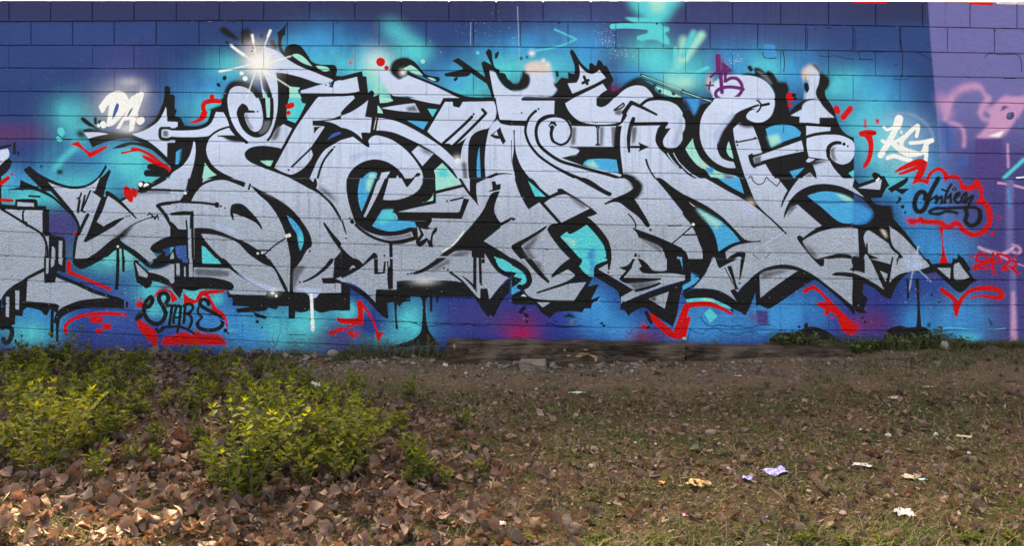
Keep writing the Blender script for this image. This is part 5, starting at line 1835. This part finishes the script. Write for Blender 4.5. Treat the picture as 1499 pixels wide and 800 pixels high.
bm_, bx0, bd, bz = timber('timber_beam', 655, 1002, 501, 506, -.40, .15, .19, 'long weathered timber beam with a pale rotten hollow lying along the wall', 3)
b2, *_ = timber('timber_beam', 1004, 1246, 509, 513, -.34, .17, .16, 'dark smooth timber sleeper half buried below the painted black mound', 5)
# rotten pale patch and painted knot hole shade on the long beam
def chips(pts, y, m, name, parent, s=.006):
    mb = MB()
    for (px, py, w, h, tilt) in pts:
        cx, cz = (px - 749.5) / FPX * bd - bx0, CAM_H - (py - HOR_Y) / FPX * bd
        w, h = w / FPX * bd, h / FPX * bd; ct, stt = math.cos(tilt), math.sin(tilt); ring = []
        for q in range(8):
            a = 2 * math.pi * q / 8; u = math.cos(a) * w / 2 * rng.uniform(.75, 1.2); v = math.sin(a) * h / 2 * rng.uniform(.75, 1.2); ring.append((cx + u * ct - v * stt, y + .012, cz + u * stt + v * ct))
        V = ring + [(cx + (p[0] - cx) * .6, y - s * rng.uniform(.6, 1.6), cz + (p[2] - cz) * .6) for p in ring]
        F = [tuple(range(8, 16))] + [(q, (q + 1) % 8, 8 + (q + 1) % 8, 8 + q) for q in range(8)]
        mb.add(V, [tuple(reversed(f)) for f in F])
    return obj(name, mb.mesh(name, (m,)), parent)
chips([(856, 519, 20, 6, .1), (868, 522, 18, 5, -.35), (848, 522, 12, 4, .2), (872, 527, 5, 8, .1), (858, 513, 10, 3, 0), (826, 513, 5, 6, 0), (832, 521, 6, 3, .4)], -.008, M_WOODP, 'rotten_wood', bm_)
M_DARK, _nt, _b = mat('hollow_shade'); _b.inputs['Base Color'].default_value = (.012, .009, .007, 1); _b.inputs['Roughness'].default_value = 1  # near-black colour stands for the shade inside the hollow; no recess is cut
chips([(893, 517, 26, 7, -.2), (884, 512, 20, 4, .1), (886, 522, 12, 5, -.5)], -.004, M_DARK, 'rot_hollow_shade', bm_, .002)
chips([(665, 507, 5, 11, 0)], -.006, M_WOODP, 'end_scar', bm_, .003)

# ------------------------------------------------------------------ stones
def stone_mat(name, cols, scale=30.0):
    m, nt, b = mat(name); oi = node(nt, 'ShaderNodeObjectInfo'); tc = node(nt, 'ShaderNodeTexCoord')
    n = node(nt, 'ShaderNodeTexNoise', Scale=scale, Detail=5.0); link(nt, tc.outputs['Object'], n.inputs['Vector'])
    g = node(nt, 'ShaderNodeNewGeometry')
    a = node(nt, 'ShaderNodeMath', operation='MULTIPLY_ADD'); link(nt, oi.outputs['Random'], a.inputs[0]); a.inputs[1].default_value = .5; link(nt, n.outputs[0], a.inputs[2])
    a2 = node(nt, 'ShaderNodeMath', operation='MULTIPLY_ADD'); link(nt, g.outputs['Random Per Island'], a2.inputs[0]); a2.inputs[1].default_value = .3; link(nt, a.outputs[0], a2.inputs[2])
    mr = node(nt, 'ShaderNodeMapRange'); link(nt, a2.outputs[0], mr.inputs[0]); mr.inputs[1].default_value = .35; mr.inputs[2].default_value = 1.2
    r = ramp(nt, mr.outputs[0], [(i / (len(cols) - 1), c) for i, c in enumerate(cols)]); link(nt, r.outputs[0], b.inputs['Base Color'])
    b.inputs['Roughness'].default_value = .9; bp = node(nt, 'ShaderNodeBump', Strength=.6, Distance=.004); link(nt, n.outputs[0], bp.inputs['Height']); link(nt, bp.outputs[0], b.inputs['Normal'])
    return m
M_STONE = stone_mat('rubble_stone', [(.028, .021, .017), (.060, .046, .037), (.100, .078, .064), (.155, .125, .105)])
M_PALE = stone_mat('pale_stone', [(.16, .13, .105), (.25, .21, .175), (.36, .31, .265)])
M_CONC = stone_mat('concrete', [(.075, .053, .040), (.14, .105, .080), (.21, .165, .13)], 18.0)
def stone_mesh(seed, flat=.7):
    r = random.Random(seed); bm = bmesh.new(); bmesh.ops.create_icosphere(bm, subdivisions=2, radius=.5)
    pl = [(Vector((r.gauss(0, 1), r.gauss(0, 1), r.gauss(0, 1))).normalized(), r.uniform(.26, .42)) for _ in range(7)]
    for v in bm.verts:
        for nrm, dd in pl:
            q = v.co.dot(nrm)
            if q > dd: v.co -= nrm * (q - dd) * .9
        v.co += v.co.normalized() * mnoise.noise(v.co * 3 + Vector((seed, 0, 0))) * .07
    bmesh.ops.scale(bm, vec=(1, r.uniform(.65, .95), flat * r.uniform(.7, 1.1)), verts=bm.verts)
    me = bpy.data.meshes.new('stone'); bm.to_mesh(me); bm.free(); return me
STN = []
for i in range(8):
    me = stone_mesh(200 + i); me.materials.append(M_STONE); STN.append(me)
STD = []
for i in range(4):
    me = stone_mesh(240 + i, .6); me.materials.append(stone_mat('damp_stone', [(.03, .027, .026), (.06, .053, .05), (.10, .088, .082)])); STD.append(me)
STP = []
for i in range(4):
    me = stone_mesh(220 + i, .8); me.materials.append(M_PALE); STP.append(me)
def put_stone(px, py, wpx, lab, grp, pale=False, cat='stone', dark=False):
    x, y, z = on_ground(px, py); s = wpx * (y + CAM_D) / FPX
    o = obj('stone', rng.choice(STP if pale else STN), None, (x, y, z + s * .18), (rng.uniform(-.3, .3), rng.uniform(-.3, .3), rng.uniform(0, 6.28)), (s,) * 3)
    if dark: o.scale.z *= .45; o.data = rng.choice(STD)
    tag(o, lab, cat, grp); return o
for _ in range(74):
    px = rng.triangular(664, 992, 790); py = rng.gauss(537 + (px - 664) * .002, 3.6)
    put_stone(px, max(531, py), rng.choice([5, 6, 7, 8, 9, 11]) * rng.uniform(.8, 1.2), 'small grey brown rubble stone in the heap along the rotten timber beam', 'rubble along the timber beam')
for _ in range(58):
    px = rng.uniform(425, 640); py = rng.gauss(529, 4.5)
    put_stone(px, max(520, py), rng.choice([5, 6, 8, 9, 11]) * rng.uniform(.8, 1.2), 'small grey stone on the bare earth between the wall and the shrubs', 'stones below the wall left of the beam')
for _ in range(26):
    px = rng.uniform(990, 1250); py = rng.gauss(533 - (px - 990) * .025, 1.6)
    put_stone(px, py, rng.uniform(4, 9), 'small brown stone in front of the dark half buried sleeper', 'stones along the dark sleeper')
put_stone(1040, 637, 17, 'rounded tan stone lying on the thin grass', None)
for px, py, w in ((925, 545, 6), (682, 548, 7), (735, 633, 6), (960, 652, 6), (1052, 652, 7), (1060, 654, 6), (930, 650, 6), (960, 685, 7), (865, 686, 10), (773, 682, 8), (811, 693, 7), (1012, 674, 5), (1066, 689, 8), (1213, 534, 5), (785, 571, 5), (652, 537, 10), (706, 541, 5), (443, 547, 5), (1300, 640, 10), (1260, 632, 8), (1370, 640, 11), (1418, 666, 8)):
    put_stone(px, py, w, 'pale whitish pebble lying alone on the thin grass', 'pale pebbles on the grass', True)
for px, py in ((1345, 650), (1365, 672), (1330, 662), (1390, 660), (1378, 682), (1318, 640), (1352, 632), (935, 674), (925, 680), (958, 700), (845, 655), (870, 660), (1405, 700), (1300, 665)):
    put_stone(px, py, rng.uniform(8, 17), 'flat dark grey stone sunk in the damp bare soil', 'dark stones in the bare soil', dark=True)
o = put_stone(488, 523, 22, 'broad flat blue grey stone lying against the foot of the wall', None)
o = put_stone(1382, 511, 17, 'pale yellowish wedge of stone leaning on the wall by the pink stripe', None, True); o.scale.z *= 1.6
o = put_stone(1002, 509, 8, 'pale stone resting on the sleeper behind the red paint stroke', None, True); o.location.z += .06
# pebble grit: too small to count
N = 3200
sx = nrs.uniform(-2.2, 3.4, N); sy = np.where(nrs.rand(N) < .6, nrs.normal(-.62, .16, N), nrs.uniform(-4.2, -.2, N)); s_z = gz(sx, sy)
ico = np.array([(1, 0, 0), (-1, 0, 0), (0, 1, 0), (0, -1, 0), (0, 0, .8), (0, 0, -.8)]); icf = np.array([(0, 2, 4), (2, 1, 4), (1, 3, 4), (3, 0, 4)])
sz_ = nrs.gamma(3, .0016, N) + .002
RM = rot_mats(nrs.uniform(0, 6.28, N), nrs.normal(0, .3, N), nrs.normal(0, .3, N))
W = np.einsum('nij,nkj->nki', RM, ico[None] * (sz_[:, None, None] * nrs.uniform(.6, 1.4, (N, 6, 1)))) + np.stack([sx, sy, s_z + .001], -1)[:, None, :]
T = (icf[None] + (np.arange(N) * 6)[:, None, None]).reshape(-1, 3)
tag(obj('grit', big_mesh('grit', W.reshape(-1, 3), T, np.zeros(len(T), int), (M_STONE,))), 'fine grit and tiny pebbles on the trodden earth', 'grit', kind='stuff')
# lump of concrete block
x, y, z = on_ground(780, 543); s = (y + CAM_D) / FPX
bm = bmesh.new(); bmesh.ops.create_cube(bm, size=1.0); bmesh.ops.scale(bm, vec=(38 * s, .10, 15 * s), verts=bm.verts)
bmesh.ops.bevel(bm, geom=list(bm.edges), offset=.008, segments=2, affect='EDGES'); bmesh.ops.subdivide_edges(bm, edges=bm.edges[:], cuts=2, use_grid_fill=True)
for v in bm.verts: v.co += Vector((mnoise.noise(v.co * 30), mnoise.noise(v.co * 30 + Vector((9, 0, 0))), mnoise.noise(v.co * 26 + Vector((0, 7, 0))))) * .016
me = bpy.data.meshes.new('concrete_lump'); bm.to_mesh(me); bm.free(); me.materials.append(M_CONC)
tag(obj('concrete_lump', me, None, (x, y, z + 8 * s), (.05, -.04, -.08)), 'broken oblong lump of beige concrete block on the rubble by the beam', 'concrete')

# ------------------------------------------------------------------ litter
def plain(name, c, rough=.7, trans=0):
    m, nt, b = mat(name); g = node(nt, 'ShaderNodeNewGeometry'); n = node(nt, 'ShaderNodeTexNoise', Scale=60.0, Detail=4.0); link(nt, g.outputs['Position'], n.inputs['Vector'])
    r = ramp(nt, n.outputs[0], [(.3, tuple(q * .55 for q in c)), (.55, c), (.9, tuple(min(.9, q * 1.15) for q in c))]); link(nt, r.outputs[0], b.inputs['Base Color']); b.inputs['Roughness'].default_value = rough
    return m
def crumple(name, px, py, wpx, hpx, m, label, cat='litter', height=.35, seed=0, rot=None, n=8):
    x, y, z = on_ground(px, py); s = (y + CAM_D) / FPX; r = random.Random(seed + 17)
    W = wpx * s; D = max(hpx * s * 2.2, W * .4); V, F = [], []
    for j in range(n + 1):
        for i in range(n + 1):
            u, v = i / n - .5, j / n - .5
            e = 1 + .28 * mnoise.noise(Vector((u * 4, v * 4, seed)))
            q = mnoise.noise(Vector((u * 3.2 + seed, v * 3.2, 3))) + .35 * mnoise.noise(Vector((u * 8, v * 8 + seed, 1)))
            hh = (.62 + q) * height * W * (1 - 1.2 * max(abs(u), abs(v)) ** 2)
            V.append((u * W * e, v * D * e, max(.001, hh)))
    for j in range(n):
        for i in range(n):
            a = j * (n + 1) + i; F.append((a, a + 1, a + n + 2, a + n + 1))
    me = mesh(name, V, F, (m,)); o = obj(name, me, None, (x, y, z + .004), (0, 0, rot if rot is not None else r.uniform(-.5, .5)))
    so = o.modifiers.new('thickness', 'SOLIDIFY'); so.thickness = .0012; tag(o, label, cat); return o
WHITE, LILAC, YEL, TAN = plain('white_paper', (.42, .40, .38)), plain('lilac_paper', (.20, .20, .46)), plain('yellow_paper', (.36, .23, .09)), plain('tan_card', (.34, .24, .17))
AQUA, PINK, ORG, GREYP = plain('aqua_plastic', (.25, .62, .60), .4), plain('pink_plastic', (.62, .20, .30), .4), plain('orange_plastic', (.68, .25, .03), .4), plain('grey_foil', (.36, .42, .42), .35)
crumple('crumpled_paper', 462, 568, 26, 9, WHITE, 'torn white crumpled paper on the litter at the edge of the bare earth', height=.3, seed=1)
crumple('flat_wrapper', 844, 577, 24, 4, GREYP, 'flat silvery grey wrapper lying on the trodden earth below the beam', height=.10, seed=2)
crumple('crumpled_paper', 1136, 694, 36, 13, LILAC, 'large crumpled lilac blue paper on the grass', height=.20, seed=3)
crumple('crumpled_paper', 1094, 703, 14, 7, LILAC, 'small crumpled lilac scrap beside the larger lilac paper', height=.35, seed=4)
crumple('crumpled_paper', 1022, 712, 26, 13, YEL, 'crumpled yellow tan paper on the grass', height=.30, seed=5)
crumple('card_scrap', 1309, 584, 18, 6, TAN, 'pale tan scrap of card on the grass near the wall end', height=.14, seed=6)
crumple('card_scrap', 1358, 568, 16, 4, TAN, 'narrow pale scrap of card close to the wall end', height=.10, seed=7)
crumple('crumpled_paper', 1324, 756, 24, 12, WHITE, 'crumpled dirty white tissue on the damp soil', height=.42, seed=8)
crumple('card_scrap', 1332, 702, 19, 8, TAN, 'tan folded scrap of paper beside the aqua scrap', height=.30, seed=9, rot=-.9)
crumple('plastic_scrap', 1351, 704, 12, 3, AQUA, 'tiny aqua plastic scrap on the damp soil', height=.12, seed=10)
crumple('crumpled_paper', 1263, 684, 27, 6, WHITE, 'flattened white paper strip on the grass', height=.14, seed=11)
crumple('plastic_scrap', 970, 710, 9, 5, ORG, 'small round orange plastic scrap on the grass', height=.40, seed=12)
crumple('plastic_scrap', 1003, 757, 8, 6, PINK, 'tiny pink plastic scrap on the grass', height=.40, seed=13)
crumple('crumpled_paper', 1117, 759, 13, 4, LILAC, 'narrow lilac scrap lying below the yellow tan paper', height=.2, seed=14)
crumple('card_scrap', 1411, 641, 20, 5, TAN, 'thin tan scrap on the dark stony soil', height=.10, seed=15)
crumple('card_scrap', 1080, 552, 12, 3, TAN, 'pale flat scrap on the trodden earth', height=.1, seed=16)
crumple('card_scrap', 502, 609, 12, 6, WHITE, 'small white scrap caught among the shrubs', height=.3, seed=17)
crumple('card_scrap', 736, 769, 9, 6, WHITE, 'small white scrap among the brown fallen leaves', height=.3, seed=18)
# bark slab and loose sticks
def stick(px0, py0, px1, py1, r, label, name='stick', m=M_STEM, lift=.008, kink=.02):
    a, b_ = on_ground(px0, py0), on_ground(px1, py1); A, B = Vector(a), Vector(b_); mb = MB(); pts = []
    for i in range(6):
        t = i / 5; p = A.lerp(B, t); p += Vector((rng.uniform(-1, 1) * kink, rng.uniform(-1, 1) * kink, 0)) * (0 if i in (0, 5) else 1); p.z = float(gz(p.x, p.y)) + lift + r; pts.append(p - A)
    V, F = tube(pts, r, r * .6, 6); mb.add(V, F); o = obj(name, mb.mesh(name, (m,), True), None, A); tag(o, label, 'stick'); return o
o = stick(1188, 702, 1212, 730, .022, 'thick split slab of brown bark lying on the grass', 'bark_slab', M_WOOD, -.006, .002)
stick(1124, 716, 1172, 764, .0022, 'long thin straw coloured stalk by the lilac paper', m=M_STRAW)
stick(1150, 572, 1198, 584, .003, 'thin dead twig lying on the grass below the sleeper')
stick(730, 520, 752, 536, .004, 'short dark twig leaning on the rotten timber beam', lift=.02)
stick(200, 530, 250, 556, .007, 'dark fallen branch lying across the litter near the wall', lift=.03)
stick(130, 690, 190, 672, .006, 'dark branch lying under the shrubs by the yellow green shrub', lift=.02)
stick(560, 640, 605, 610, .006, 'dark curved branch half buried in the leaf litter', lift=.02)
stick(600, 668, 640, 690, .012, 'thick brown broken branch in the leaf litter', lift=.01)
stick(0, 760, 60, 690, .004, 'long pale green stalk lying on the leaves by the tall shrub', m=M_GRASS, lift=.05)
stick(840, 770, 880, 795, .004, 'grey dead stick among the leaves below the orange scrap')
